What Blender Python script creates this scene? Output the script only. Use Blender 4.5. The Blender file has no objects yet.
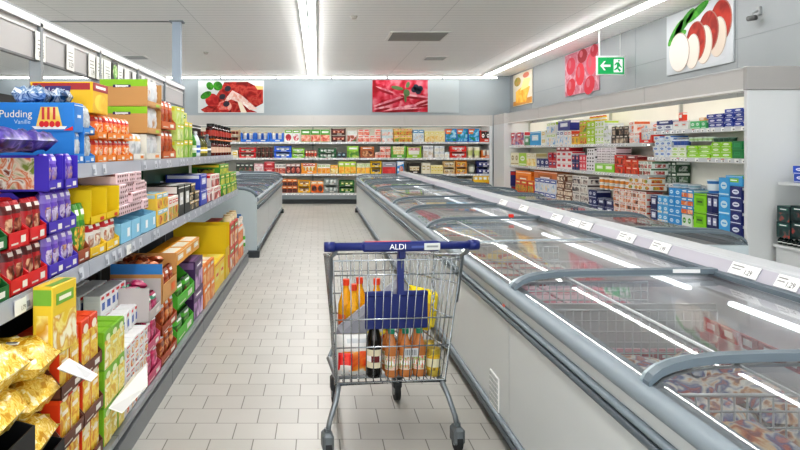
import bpy, bmesh, math, random
from mathutils import Vector, Matrix, Euler

RND = random.Random(11)
# ---- survey of the photograph: focal length (px), eye height (m), vanishing point (px) ----
F, H, VX, VY = 720.0, 1.4, 318.0, 150.0
PI = math.pi
scene = bpy.context.scene
COL = scene.collection


def depth_at(px, X):
    """distance along the aisle of a point on the plane x=X seen in column px"""
    return F * X / (px - VX)


def lin(c):
    c = c.lstrip('#')
    out = []
    for i in (0, 2, 4):
        v = int(c[i:i + 2], 16) / 255.0
        out.append(v / 12.92 if v <= 0.04045 else ((v + 0.055) / 1.055) ** 2.4)
    return (out[0], out[1], out[2], 1.0)


# ------------------------------------------------------------------ materials
_M = {}


def nodes(name):
    m = bpy.data.materials.new(name)
    m.use_nodes = True
    nt = m.node_tree
    return m, nt, nt.nodes['Principled BSDF']


def M(hexc, rough=0.5, metal=0.0, spec=0.5):
    k = (hexc, rough, metal, spec)
    if k not in _M:
        m, nt, b = nodes('paint_' + hexc.strip('#'))
        b.inputs['Base Color'].default_value = lin(hexc)
        b.inputs['Roughness'].default_value = rough
        b.inputs['Metallic'].default_value = metal
        b.inputs['Specular IOR Level'].default_value = spec
        _M[k] = m
    return _M[k]


def speckle(hexc, amount=0.08, scale=6.0, rough=0.5, metal=0.0):
    """plain surface with a soft tonal variation"""
    k = ('sp', hexc, amount, scale, rough, metal)
    if k not in _M:
        m, nt, b = nodes('tone_' + hexc.strip('#'))
        tc = nt.nodes.new('ShaderNodeTexCoord')
        n = nt.nodes.new('ShaderNodeTexNoise')
        n.inputs['Scale'].default_value = scale
        n.inputs['Detail'].default_value = 3
        nt.links.new(tc.outputs['Object'], n.inputs['Vector'])
        r = nt.nodes.new('ShaderNodeValToRGB')
        c = lin(hexc)
        r.color_ramp.elements[0].position = 0.3
        r.color_ramp.elements[1].position = 0.7
        r.color_ramp.elements[0].color = tuple(x * (1 - amount) for x in c[:3]) + (1,)
        r.color_ramp.elements[1].color = tuple(min(1, x * (1 + amount)) for x in c[:3]) + (1,)
        nt.links.new(n.outputs['Fac'], r.inputs['Fac'])
        nt.links.new(r.outputs['Color'], b.inputs['Base Color'])
        b.inputs['Roughness'].default_value = rough
        b.inputs['Metallic'].default_value = metal
        _M[k] = m
    return _M[k]


def food(*pal, scale=28.0, rough=0.4):
    """printed picture of food, or painted foil highlights: blotches of the palette"""
    k = ('food', pal, scale, rough)
    if k not in _M:
        m, nt, b = nodes('print_' + pal[0].strip('#'))
        tc = nt.nodes.new('ShaderNodeTexCoord')
        oi = nt.nodes.new('ShaderNodeObjectInfo')
        mul = nt.nodes.new('ShaderNodeMath')
        mul.operation = 'MULTIPLY'
        mul.inputs[1].default_value = 7.0
        add = nt.nodes.new('ShaderNodeVectorMath')
        nt.links.new(oi.outputs['Random'], mul.inputs[0])
        nt.links.new(tc.outputs['Object'], add.inputs[0])
        nt.links.new(mul.outputs[0], add.inputs[1])
        n = nt.nodes.new('ShaderNodeTexNoise')
        n.inputs['Scale'].default_value = scale
        n.inputs['Detail'].default_value = 2.5
        n.inputs['Distortion'].default_value = 0.6
        nt.links.new(add.outputs[0], n.inputs['Vector'])
        r = nt.nodes.new('ShaderNodeValToRGB')
        cr = r.color_ramp
        N = len(pal)
        cr.elements[0].position = 0.36
        cr.elements[0].color = lin(pal[0])
        cr.elements[1].position = 0.64
        cr.elements[1].color = lin(pal[-1])
        for i in range(1, N - 1):
            e = cr.elements.new(0.36 + 0.28 * i / (N - 1))
            e.color = lin(pal[i])
        nt.links.new(n.outputs['Fac'], r.inputs['Fac'])
        nt.links.new(r.outputs['Color'], b.inputs['Base Color'])
        b.inputs['Roughness'].default_value = rough
        _M[k] = m
    return _M[k]


def emit(hexc, strength):
    k = ('em', hexc, strength)
    if k not in _M:
        m = bpy.data.materials.new('lamp_light')
        m.use_nodes = True
        nt = m.node_tree
        nt.nodes.clear()
        e = nt.nodes.new('ShaderNodeEmission')
        e.inputs['Color'].default_value = lin(hexc)
        e.inputs['Strength'].default_value = strength
        o = nt.nodes.new('ShaderNodeOutputMaterial')
        nt.links.new(e.outputs[0], o.inputs[0])
        _M[k] = m
    return _M[k]


def sheet_glass(tint='#dfe6e8', refl=0.10, rough=0.02, key='glass', frost=0.0):
    """thin sheet of glass: clear straight through, mirror-like at its Fresnel share"""
    k = ('gl', tint, refl, rough)
    if k not in _M:
        m = bpy.data.materials.new('sheet_' + key)
        m.use_nodes = True
        nt = m.node_tree
        nt.nodes.clear()
        t = nt.nodes.new('ShaderNodeBsdfTransparent')
        t.inputs[0].default_value = lin(tint)
        g = nt.nodes.new('ShaderNodeBsdfGlossy')
        g.inputs['Roughness'].default_value = rough
        lw = nt.nodes.new('ShaderNodeFresnel')
        lw.inputs['IOR'].default_value = 1.45
        ad = nt.nodes.new('ShaderNodeMath')
        ad.operation = 'ADD'
        ad.use_clamp = True
        ad.inputs[1].default_value = refl
        mx = nt.nodes.new('ShaderNodeMixShader')
        o = nt.nodes.new('ShaderNodeOutputMaterial')
        nt.links.new(lw.outputs[0], ad.inputs[0])
        nt.links.new(ad.outputs[0], mx.inputs[0])
        nt.links.new(t.outputs[0], mx.inputs[1])
        nt.links.new(g.outputs[0], mx.inputs[2])
        df = nt.nodes.new('ShaderNodeBsdfDiffuse')
        df.inputs[0].default_value = lin('#eef2f4')
        m2 = nt.nodes.new('ShaderNodeMixShader')
        m2.inputs[0].default_value = frost
        nt.links.new(mx.outputs[0], m2.inputs[1])
        nt.links.new(df.outputs[0], m2.inputs[2])
        nt.links.new(m2.outputs[0], o.inputs[0])
        _M[k] = m
    return _M[k]


def juice_liquid(hexc, alpha=0.35):
    k = ('liq', hexc, alpha)
    if k not in _M:
        m, nt, b = nodes('drink_' + hexc.strip('#'))
        b.inputs['Base Color'].default_value = lin(hexc)
        b.inputs['Roughness'].default_value = 0.12
        b.inputs['Subsurface Weight'].default_value = 0.3
        b.inputs['Subsurface Radius'].default_value = (0.04, 0.03, 0.01)
        _M[k] = m
    return _M[k]


# ------------------------------------------------------------------ mesh builder
class MB:
    def __init__(self, T=None):
        self.v, self.f, self.mi, self.sm, self.mats = [], [], [], [], []
        self.T = T

    def _m(self, mat):
        for i, x in enumerate(self.mats):
            if x is mat:
                return i
        self.mats.append(mat)
        return len(self.mats) - 1

    def add(self, pts, faces, mat, smooth=False):
        o = len(self.v)
        if self.T:
            pts = [self.T(p) for p in pts]
        self.v += [tuple(p) for p in pts]
        i = self._m(mat)
        for f in faces:
            self.f.append(tuple(a + o for a in f))
            self.mi.append(i)
            self.sm.append(smooth)
        return self

    def poly(self, pts, mat):
        return self.add(pts, [tuple(range(len(pts)))], mat)

    def box(self, x0, x1, y0, y1, z0, z1, mat):
        p = [(x0, y0, z0), (x1, y0, z0), (x1, y1, z0), (x0, y1, z0), (x0, y0, z1), (x1, y0, z1), (x1, y1, z1), (x0, y1, z1)]
        return self.add(p, [(0, 3, 2, 1), (4, 5, 6, 7), (0, 1, 5, 4), (1, 2, 6, 5), (2, 3, 7, 6), (3, 0, 4, 7)], mat)

    def rbox(self, x0, x1, y0, y1, z0, z1, mat, c=0.004):
        """box with chamfered edges"""
        c = min(c, (x1 - x0) * .3, (y1 - y0) * .3, (z1 - z0) * .3)
        xs, ys, zs = (x0, x1), (y0, y1), (z0, z1)
        P, idx = [], {}
        for i in (0, 1):
            for j in (0, 1):
                for k in (0, 1):
                    sx, sy, sz = (1 - 2 * i), (1 - 2 * j), (1 - 2 * k)
                    for ax in range(3):
                        q = [xs[i] + sx * c, ys[j] + sy * c, zs[k] + sz * c]
                        q[ax] = (xs[i], ys[j], zs[k])[ax]
                        idx[(i, j, k, ax)] = len(P)
                        P.append(tuple(q))
        Fc = []
        for i in (0, 1):
            Fc.append([idx[(i, 0, 0, 0)], idx[(i, 1, 0, 0)], idx[(i, 1, 1, 0)], idx[(i, 0, 1, 0)]])
            Fc.append([idx[(0, i, 0, 1)], idx[(1, i, 0, 1)], idx[(1, i, 1, 1)], idx[(0, i, 1, 1)]])
            Fc.append([idx[(0, 0, i, 2)], idx[(1, 0, i, 2)], idx[(1, 1, i, 2)], idx[(0, 1, i, 2)]])
        for a in (0, 1):
            for b in (0, 1):
                Fc.append([idx[(a, b, 0, 0)], idx[(a, b, 1, 0)], idx[(a, b, 1, 1)], idx[(a, b, 0, 1)]])
                Fc.append([idx[(a, 0, b, 0)], idx[(a, 1, b, 0)], idx[(a, 1, b, 2)], idx[(a, 0, b, 2)]])
                Fc.append([idx[(0, a, b, 1)], idx[(1, a, b, 1)], idx[(1, a, b, 2)], idx[(0, a, b, 2)]])
                for k in (0, 1):
                    Fc.append([idx[(a, b, k, 0)], idx[(a, b, k, 1)], idx[(a, b, k, 2)]])
        return self.add(P, Fc, mat)

    def tube(self, path, r, mat, n=6, closed=False, caps=True):
        path = [Vector(p) for p in path]
        L = len(path)
        P = []
        prev = None
        for i, p in enumerate(path):
            if closed:
                t = path[(i + 1) % L] - path[i - 1]
            else:
                t = path[min(i + 1, L - 1)] - path[max(i - 1, 0)]
            t.normalize()
            if prev is None:
                up = Vector((0, 0, 1)) if abs(t.z) < 0.9 else Vector((1, 0, 0))
                a = t.cross(up).normalized()
            else:
                a = prev - t * prev.dot(t)
                a.normalize()
            prev = a
            b = t.cross(a)
            rr = r[i] if isinstance(r, (list, tuple)) else r
            for k in range(n):
                th = 2 * PI * k / n
                P.append(p + (a * math.cos(th) + b * math.sin(th)) * rr)
        Fc = []
        for i in range(L if closed else L - 1):
            j = (i + 1) % L
            for k in range(n):
                k2 = (k + 1) % n
                Fc.append((i * n + k, i * n + k2, j * n + k2, j * n + k))
        if caps and not closed:
            Fc.append(tuple(range(n)))
            Fc.append(tuple(range((L - 1) * n, L * n)))
        return self.add(P, Fc, mat, smooth=True)

    def lathe(self, prof, mat, cx=0.0, cy=0.0, n=14, mats=None):
        """prof: (radius, z) from bottom up; mats: one material per band"""
        for i in range(len(prof) - 1):
            (r0, z0), (r1, z1) = prof[i], prof[i + 1]
            P, Fc = [], []
            for k in range(n):
                th = 2 * PI * k / n
                P.append((cx + r0 * math.cos(th), cy + r0 * math.sin(th), z0))
                P.append((cx + r1 * math.cos(th), cy + r1 * math.sin(th), z1))
            for k in range(n):
                k2 = (k + 1) % n
                if r0 < 1e-5:
                    Fc.append((2 * k, 2 * k2 + 1, 2 * k + 1))
                elif r1 < 1e-5:
                    Fc.append((2 * k, 2 * k2, 2 * k + 1))
                else:
                    Fc.append((2 * k, 2 * k2, 2 * k2 + 1, 2 * k + 1))
            self.add(P, Fc, (mats[i] if mats else mat), smooth=abs(z1 - z0) > 1e-5)
        return self

    def prism(self, poly, axis, a0, a1, mat, smooth=False):
        """extrude a 2d polygon; axis 'y': poly in (x,z); 'x': poly in (y,z); 'z': poly in (x,y)"""
        def q(p, a):
            return {'y': (p[0], a, p[1]), 'x': (a, p[0], p[1]), 'z': (p[0], p[1], a)}[axis]
        n = len(poly)
        P = [q(p, a0) for p in poly] + [q(p, a1) for p in poly]
        self.add(P, [(k, (k + 1) % n, n + (k + 1) % n, n + k) for k in range(n)], mat, smooth)
        self.add(P, [tuple(range(n)), tuple(range(n, 2 * n))], mat)
        return self

    def strip(self, prof, y0, y1, mat, smooth=True, ny=1):
        """open sheet following a (x,z) profile, from y0 to y1"""
        n = len(prof)
        P = [(x, y0, z) for x, z in prof] + [(x, y1, z) for x, z in prof]
        return self.add(P, [(k, k + 1, n + k + 1, n + k) for k in range(n - 1)], mat, smooth)

    def blob(self, cx, cz, rx, rz, mat, y=-0.001, rot=0.0, n=18, wob=0.0, seed=0):
        """flat ellipse on a front face"""
        rr = random.Random(seed)
        pts = []
        for k in range(n):
            th = 2 * PI * k / n
            w = 1 + wob * (rr.random() - .5) * 2
            a, b = rx * w * math.cos(th), rz * w * math.sin(th)
            pts.append((cx + a * math.cos(rot) - b * math.sin(rot), y, cz + a * math.sin(rot) + b * math.cos(rot)))
        return self.poly(pts, mat)

    def quad(self, x0, x1, z0, z1, mat, y=-0.001):
        return self.poly([(x0, y, z0), (x1, y, z0), (x1, y, z1), (x0, y, z1)], mat)

    def mesh(self, name):
        me = bpy.data.meshes.new(name)
        me.from_pydata(self.v, [], self.f)
        for m in self.mats:
            me.materials.append(m)
        for i, p in enumerate(me.polygons):
            p.material_index = self.mi[i]
            p.use_smooth = self.sm[i]
        bm = bmesh.new()
        bm.from_mesh(me)
        bmesh.ops.recalc_face_normals(bm, faces=bm.faces)
        bm.to_mesh(me)
        bm.free()
        me.update()
        return me

    def build(self, name, parent=None, loc=(0, 0, 0), rot=(0, 0, 0)):
        o = bpy.data.objects.new(name, self.mesh(name))
        COL.objects.link(o)
        o.location = loc
        o.rotation_euler = rot
        if parent is not None:
            o.parent = parent
        return o


# ------------------------------------------------------------------ things, labels
LABELS = {}


def tag(o, label, cat, group=None):
    o['label'] = label
    o['category'] = cat
    if group:
        o['group'] = group
    LABELS.setdefault(label, []).append(o.name)
    return o


def empty(name, loc=(0, 0, 0), rz=0.0):
    o = bpy.data.objects.new(name, None)
    o.empty_display_size = 0.1
    COL.objects.link(o)
    o.location = loc
    o.rotation_euler = (0, 0, rz)
    return o


def struct(o):
    o['kind'] = 'structure'
    return o


def dup(o, parent=None):
    c = o.copy()
    COL.objects.link(c)
    if parent is not None:
        c.parent = parent
    for ch in list(o.children):
        dup(ch, c)
    return c


def text(s, size, mat, parent, loc, rot=(PI / 2, 0, 0), name='lettering', align='CENTER', ext=0.0):
    cu = bpy.data.curves.new(name, 'FONT')
    cu.body = s
    cu.size = size
    cu.align_x = align
    cu.align_y = 'CENTER'
    cu.extrude = ext
    cu.resolution_u = 3
    cu.materials.append(mat)
    tmp = bpy.data.objects.new(name, cu)
    COL.objects.link(tmp)
    dg = bpy.context.evaluated_depsgraph_get()
    me = bpy.data.meshes.new_from_object(tmp.evaluated_get(dg), depsgraph=dg)
    bpy.data.objects.remove(tmp)
    bpy.data.curves.remove(cu)
    if not me.materials:
        me.materials.append(mat)
    o = bpy.data.objects.new(name, me)
    COL.objects.link(o)
    o.parent = parent
    o.location = loc
    o.rotation_euler = rot
    return o


WHITE = M('#f2f3f1', 0.45)
GREY = M('#9aa3a6', 0.4)
DARK = M('#23272b', 0.5)
STEEL = M('#b9bfc3', 0.28, 0.9)
NAVY = M('#1b2a66', 0.4)
# ------------------------------------------------------------------ the room
XL, XR, YB, YF, ZC = -9.0, 5.25, 19.7, -2.0, 3.42

# floor: fired tiles in running bond, pale warm grey
m, nt, b = nodes('floor_tiles')
tc = nt.nodes.new('ShaderNodeTexCoord')
br = nt.nodes.new('ShaderNodeTexBrick')
br.offset = 0.5
br.inputs['Scale'].default_value = 1.0
br.inputs['Brick Width'].default_value = 0.208
br.inputs['Row Height'].default_value = 0.205
br.inputs['Mortar Size'].default_value = 0.0032
br.inputs['Mortar Smooth'].default_value = 0.3
br.inputs['Bias'].default_value = 0.0
br.inputs['Color1'].default_value = lin('#c4c2bc')
br.inputs['Color2'].default_value = lin('#bbb9b3')
br.inputs['Mortar'].default_value = lin('#77746d')
nt.links.new(tc.outputs['Object'], br.inputs['Vector'])
ns = nt.nodes.new('ShaderNodeTexNoise')
ns.inputs['Scale'].default_value = 1.3
ns.inputs['Detail'].default_value = 4
nt.links.new(tc.outputs['Object'], ns.inputs['Vector'])
mx = nt.nodes.new('ShaderNodeMixRGB')
mx.blend_type = 'MULTIPLY'
mx.inputs[0].default_value = 0.25
nt.links.new(br.outputs['Color'], mx.inputs[1])
nt.links.new(ns.outputs['Fac'], mx.inputs[2])
nt.links.new(mx.outputs[0], b.inputs['Base Color'])
b.inputs['Roughness'].default_value = 0.38
bp = nt.nodes.new('ShaderNodeBump')
bp.invert = True
bp.inputs['Strength'].default_value = 0.25
bp.inputs['Distance'].default_value = 0.003
nt.links.new(br.outputs['Fac'], bp.inputs['Height'])
nt.links.new(bp.outputs[0], b.inputs['Normal'])
struct(MB().box(XL, XR, YF, YB, -0.1, 0, m).build('floor'))

# ceiling: white metal slats running across the aisle
m, nt, b = nodes('slatted_ceiling')
tc = nt.nodes.new('ShaderNodeTexCoord')
sp = nt.nodes.new('ShaderNodeSeparateXYZ')
nt.links.new(tc.outputs['Object'], sp.inputs[0])


def groove(sock, pitch, width):
    d = nt.nodes.new('ShaderNodeMath'); d.operation = 'DIVIDE'; d.inputs[1].default_value = pitch
    fr = nt.nodes.new('ShaderNodeMath'); fr.operation = 'FRACT'
    lt = nt.nodes.new('ShaderNodeMath'); lt.operation = 'LESS_THAN'; lt.inputs[1].default_value = width
    nt.links.new(sock, d.inputs[0]); nt.links.new(d.outputs[0], fr.inputs[0]); nt.links.new(fr.outputs[0], lt.inputs[0])
    return lt.outputs[0]


g1 = groove(sp.outputs['Y'], 0.2, 0.10)
g2 = groove(sp.outputs['X'], 1.9, 0.006)
mxx = nt.nodes.new('ShaderNodeMath'); mxx.operation = 'MAXIMUM'
nt.links.new(g1, mxx.inputs[0]); nt.links.new(g2, mxx.inputs[1])
cm = nt.nodes.new('ShaderNodeMixRGB')
cm.inputs[1].default_value = lin('#f4f4f3')
cm.inputs[2].default_value = lin('#cfd1d0')
nt.links.new(mxx.outputs[0], cm.inputs[0])
nt.links.new(cm.outputs[0], b.inputs['Base Color'])
b.inputs['Roughness'].default_value = 0.5
struct(MB().box(XL, XR, YF, YB, ZC, ZC + 0.1, m).build('ceiling'))

wallm = speckle('#a3adb3', 0.04, 0.8, 0.6)
struct(MB().box(XL, XR + 0.2, YB, YB + 0.15, 0, ZC, wallm).build('wall_back'))
wr = MB().box(XR, XR + 0.15, YF, YB, 0, ZC, speckle('#8d9294', 0.04, 0.8, 0.6))
wr.box(XR - 0.004, XR, YF, YB, 2.78, 2.79, M('#7a8082'))
for yy in (3.2, 6.1, 9.0, 11.9, 14.8, 17.7):
    wr.box(XR - 0.003, XR, yy, yy + 0.008, 2.0, ZC, M('#80868a'))
struct(wr.build('wall_right'))
struct(MB().box(XL - 0.15, XL, YF, YB, 0, ZC, speckle('#c9cdcf', 0.04, 0.8, 0.6)).build('wall_left'))
# bulkhead panels on the back wall (lighter sheet right of the second poster)
struct(MB().box(3.0, 3.85, YB - 0.03, YB - 0.002, 2.42, 3.32, M('#b3bec2', 0.5)).build('trim_1'))

# steel column by the end of the shelving
s = 64.0
Yc = F / s
colb = MB().box(-2.28, -2.15, Yc, Yc + 0.13, 0, ZC, M('#aebccb', 0.45))
colb.box(-2.32, -2.11, Yc - 0.03, Yc + 0.16, ZC - 0.02, ZC, M('#7f868c'))
struct(colb.build('pillar'))
struct(MB().box(-6.0, -2.15, Yc + 0.02, Yc + 0.06, ZC - 0.012, ZC + 0.01, M('#6d7274')).build('ceiling_joint'))

# ------------------------------------------------------------------ lamps
LED = emit('#fffdfa', 29.0)
LEDB = emit('#fffdfa', 6.0)


def strip_lamp(x, y0, y1, label, w=0.085, double=True):
    root = empty('strip_lamp', (x, y0, ZC))
    tag(root, label, 'lamp', 'long fluorescent strips under the ceiling')
    L = y1 - y0
    hb = MB()
    hw = 0.115 if double else 0.08
    hb.box(-hw, hw, 0, L, -0.05, 0, WHITE)
    if double:
        hb.box(-0.012, 0.012, 0, L, -0.085, -0.05, M('#8d9396'))
    hb.build('housing', root)
    n = max(1, int(round(L / 1.5)))
    for sx_ in ((-0.06, 0.06) if double else (0.0,)):
        for k in range(n):
            a, c = L * k / n + 0.03, L * (k + 1) / n - 0.03
            MB().rbox(sx_ - 0.036, sx_ + 0.036, a, c, -0.085, -0.052, LED, 0.012).build('tube', root)
    return root


strip_lamp(-0.15, 1.0, 19.2, 'bright double strip lamp running along the ceiling above the tiled aisle')
strip_lamp(4.45, 1.0, 19.2, 'bright single strip lamp running along the ceiling above the right chillers', double=False)
strip_lamp(-5.2, 1.0, 19.2, 'strip lamp running along the ceiling beyond the left shelving')
# cross lamp in front of the back wall
root = empty('cross_lamp', (0, 19.45, ZC))
tag(root, 'bright strip lamp running the width of the back wall above the posters', 'lamp')
hb = MB().box(XL + 0.3, XR - 0.45, -0.08, 0.08, -0.05, 0, WHITE)
hb.build('housing', root)
for k in range(9):
    a = XL + 0.4 + k * 1.5
    MB().rbox(a, a + 1.44, -0.045, 0.045, -0.09, -0.052, LEDB, 0.012).build('tube', root)

# ceiling vents
def vent(px, py, w, d, label, col='#8f8f8a'):
    s = (VY - py) / (ZC - H)
    x, y = (px - VX) / s, F / s
    r = empty('ceiling_vent', (x, y, ZC))
    tag(r, label, 'vent', 'grilles in the slatted ceiling')
    fb = MB()
    fb.box(-w / 2 - .04, w / 2 + .04, -d / 2 - .04, d / 2 + .04, -0.012, 0, M('#e4e4e2'))
    fb.build('frame', r)
    sb = MB()
    n = 7
    for k in range(n):
        yy = -d / 2 + d * (k + .5) / n
        sb.box(-w / 2, w / 2, yy - d / n * .33, yy + d / n * .33, -0.02, -0.012, M(col))
    sb.build('grille', r)


vent(417, 36, 0.95, 0.95, 'large square grey ceiling grille nearer the right of the long lamp')
vent(435, 58, 0.42, 0.5, 'small grey ceiling grille farther back behind the large square one', '#a5a8a8')
vent(136, 57, 0.42, 0.5, 'small grey ceiling grille above the left shelving header', '#a5a8a8')
for (px, py, lb) in ((354, 16, 'small round white detector on the ceiling right of the long lamp'),
                     (206, 52, 'small round grey detector on the ceiling by the steel column')):
    s = (VY - py) / (ZC - H)
    d = MB()
    d.lathe([(0.0, -0.045), (0.035, -0.043), (0.05, -0.02), (0.055, 0)], M('#b9b6ad'), n=14)
    tag(d.build('smoke_detector', None, ((px - VX) / s, F / s, ZC)), lb, 'detector')

# security camera on the right wall
r = empty('security_camera', (XR, depth_at(760, XR), 3.05))
tag(r, 'small dark security camera on a bracket high on the right wall', 'camera')
MB().rbox(-0.03, 0, -0.04, 0.04, -0.05, 0.05, M('#8d9192')).build('bracket', r)
MB().tube([(-0.03, 0, 0), (-0.08, 0, -0.02), (-0.1, 0, -0.06)], 0.012, M('#8d9192')).build('arm', r)
cb = MB().tube([(-0.1, -0.07, -0.09), (-0.1, 0.06, -0.08)], 0.032, M('#4a4c4d'), n=12)
cb.build('housing', r)

# ------------------------------------------------------------------ posters
def poster_base(w, h, bg='#d4dadb'):
    b = MB()
    b.rbox(-w / 2, w / 2, 0, 0.02, 0, h, M(bg, 0.4), 0.003)
    return b


HAM = food('#74100f', '#a8241e', '#bf4a3e', '#9c1c1a', scale=5, rough=.8)
HAM2 = food('#960f1c', '#bf2038', '#d2485e', '#dc808c', scale=4, rough=.8)
s = 36.6
# poster 1: cured ham, tomatoes, olives, basil
w, h = 66 / s, 32.5 / s
b = poster_base(w, h)
b.poly([(w * x - w / 2, -.001, h * z) for x, z in ((.28, .55), (.36, .8), (.4, .95), (.75, .96), (.9, .8), (.985, .72), (.985, .3), (.8, .1), (.9, .02), (.1, .02), (.04, .1), (.3, .4))], HAM)
b.poly([(w * x - w / 2, -.002, h * z) for x, z in ((.52, .7), (.66, .55), (.8, .3), (.9, .12), (.78, .1), (.66, .3), (.5, .42), (.38, .3), (.44, .5))], food('#e0a898', '#f1dcd6', '#e8c4b8', '#f6ece8', scale=9, rough=.8))
b.poly([(w * x - w / 2, -.003, h * z) for x, z in ((.6, .35), (.66, .32), (.74, .02), (.65, .02))], M('#efe3cf'))
b.blob(w * -.29, h * .4, w * .1, h * .2, food('#a51b1d', '#d8433c', scale=6, rough=.8), -.003)
b.blob(w * -.1, h * .2, w * .11, h * .18, food('#a51b1d', '#d8433c', '#e8b0a0', scale=6, rough=.8), -.003)
b.poly([(w * x - w / 2, -.0035, h * z) for x, z in ((.86, .84), (.985, .82), (.985, .72), (.9, .72))], M('#d9c07a'))
for (cx, cz, rx, rz, a) in ((-.32, .83, .05, .13, .5), (-.2, .83, .07, .14, -.6), (-.38, .55, .09, .1, .5)):
    b.blob(w * cx, h * cz, w * rx, h * rz, food('#2a6a1c', '#469a2a', scale=7, rough=.8), -.004, rot=a)
for (cx, cz) in ((-.05, .75), (-.13, .5), (-.07, .28)):
    b.blob(w * cx, h * cz, w * .05, h * .085, M('#2b2433'), -.005, rot=.4)
o = b.build('food_poster', None, ((231 - VX) / s, YB - 0.022, H + (VY - 113) / s))
tag(o, 'wide poster of red cured ham, tomatoes, olives and green basil on back wall', 'poster', 'food posters high on the walls')
# poster 2: pink meat, herb and berries
w, h = 62 / s, 32 / s
b = poster_base(w, h, '#c9354a')
b.quad(-w / 2 + .005, w / 2 - .005, .005, h - .005, HAM2, -.001)
for i, (cx, cz, rx, rz, a) in enumerate(((-.2, .36, .3, .035, .32), (.16, .2, .34, .04, .14), (.22, .5, .3, .03, -.12), (-.3, .7, .16, .03, -.35), (-.02, .1, .36, .025, .05), (.34, .34, .16, .03, .3), (-.34, .14, .14, .03, .2))):
    b.blob(w * cx, h * cz, w * rx, h * rz, food('#c8667a', '#d88c98', '#e8b4ba', scale=8, rough=.8), -.002 - i * .0003, rot=a, n=22)
    b.blob(w * cx, h * (cz - .07), w * rx * .9, h * rz * 1.2, food('#7e0c18', '#a01c30', scale=6, rough=.8), -.0018 - i * .0003, rot=a, n=22)
for (cx, cz, rx, rz, a) in ((-.1, .75, .1, .06, -.2), (.05, .6, .05, .12, .3), (.07, .85, .03, .1, -.3), (.03, .42, .02, .12, .1)):
    b.blob(w * cx, h * cz, w * rx, h * rz, M('#5a7a4a'), -.004, rot=a)
for (cx, cz) in ((.2, .78), (.24, .64), (.17, .7), (.27, .73)):
    b.blob(w * cx, h * cz, w * .045, h * .09, M('#232a3a'), -.005)
o = b.build('food_poster', None, ((403.5 - VX) / s, YB - 0.022, H + (VY - 112) / s))
tag(o, 'wide poster of pink sliced meat with herb and dark berries on back wall', 'poster', 'food posters high on the walls')


def wall_poster(pa, pb, yb, yt, draw, label, bg):
    """poster flat on the right wall between columns pa (far) and pb (near)"""
    Xp = XR - 0.002
    ya, ybn = depth_at(pa, Xp), depth_at(pb, Xp)
    s = (pa - VX) / Xp
    z0, z1 = H + (VY - yb) / s, min(H + (VY - yt) / s, ZC - 0.03)
    w, h = ya - ybn, z1 - z0
    b = poster_base(w, h, bg)
    draw(b, w, h)
    o = b.build('food_poster', None, (Xp - 0.022, (ya + ybn) / 2, z0), (0, 0, -PI / 2))
    tag(o, label, 'poster', 'food posters high on the walls')


def d_cheese(b, w, h):
    b.poly([(w * x, -.001, h * z) for x, z in ((-.49, .02), (.49, .02), (.49, .2), (-.49, .15))], M('#c98a35'))
    b.poly([(w * x, -.002, h * z) for x, z in ((-.35, .1), (.2, .08), (.4, .5), (.1, .6), (-.35, .45))], food('#e0982a', '#f2c35a', scale=5, rough=.8))
    b.poly([(w * x, -.003, h * z) for x, z in ((-.1, .45), (.3, .5), (.45, .75), (.1, .8))], M('#f6dd8a'))
    b.blob(w * -.25, h * .75, w * .18, h * .14, food('#7d8a35', '#b98a4a', scale=6, rough=.8), -.003)
    b.blob(w * .2, h * .88, w * .16, h * .08, M('#c96a4a'), -.003)


def d_salami(b, w, h):
    b.quad(-w * .49, w * .49, h * .01, h * .99, food('#b87a88', '#a85a6a', '#c898a2', scale=5, rough=.8), -.001)
    for i, (cx, cz, rx, rz, a, c) in enumerate(((-.3, .2, .14, .2, .2, '#b32433'), (-.02, .45, .13, .26, .1, '#c22f3d'), (.3, .6, .14, .24, -.15, '#c9485a'), (.25, .15, .15, .2, .2, '#b8283a'), (-.3, .7, .14, .2, .1, '#b83045'), (.05, .85, .14, .16, 0, '#8e1a28'), (.38, .88, .1, .14, 0, '#a52033'))):
        b.blob(w * cx, h * cz, w * rx, h * rz, M(c, .8), -.002 - i * .0004, rot=a)
        b.blob(w * (cx - .03), h * (cz + .05), w * rx * .35, h * rz * .5, M('#b85a66', .8), -.006 - i * .0004, rot=a)


def d_mozz(b, w, h):
    for (cx, cz, rx, rz, a) in ((-.34, .68, .16, .09, .6), (-.2, .8, .18, .09, .5), (.0, .9, .18, .08, .3), (-.26, .62, .1, .06, .2)):
        b.blob(w * cx, h * cz, w * rx, h * rz, food('#2f7d25', '#57a838', scale=6, rough=.8), -.001, rot=a)
    b.blob(0, h * .1, w * .4, h * .06, M('#b9bdc2', .4), -.0012)
    for i, (cx, cz, rx, rz, c) in enumerate(((.34, .64, .15, .32, '#b5382a'), (.30, .42, .12, .30, '#c9bcae'), (.17, .54, .15, .32, '#b83a2c'), (.11, .36, .12, .30, '#d2c6ba'), (-.01, .44, .15, .32, '#bc3e30'), (-.06, .30, .11, .28, '#d8cec4'), (-.27, .34, .17, .32, '#dcd4cc'))):
        e = -.002 - i * .0012
        b.blob(w * cx, h * cz, w * rx, h * rz, M('#8a4a3a' if c[1] == 'b' else '#a89a8c', .4), e, rot=-.15, n=24)
        b.blob(w * (cx - .008), h * cz, w * rx * .95, h * rz * .96, (food('#7e1a10', '#a8301f', scale=5, rough=.8) if c[1] == 'b' else M(c, .8)), e - .0005, rot=-.15, n=24)


wall_poster(668, 735, 76, 12, d_mozz, 'large poster of white mozzarella and tomato slices on the right wall', '#b4b9be')
wall_poster(566, 600, 97, 52, d_salami, 'poster of red sausages on pink on the right wall behind exit sign', '#b88a96')
wall_poster(514, 533, 107, 67, d_cheese, 'poster of orange cheese blocks on the right wall nearest the corner', '#d8cfbc')

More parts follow.
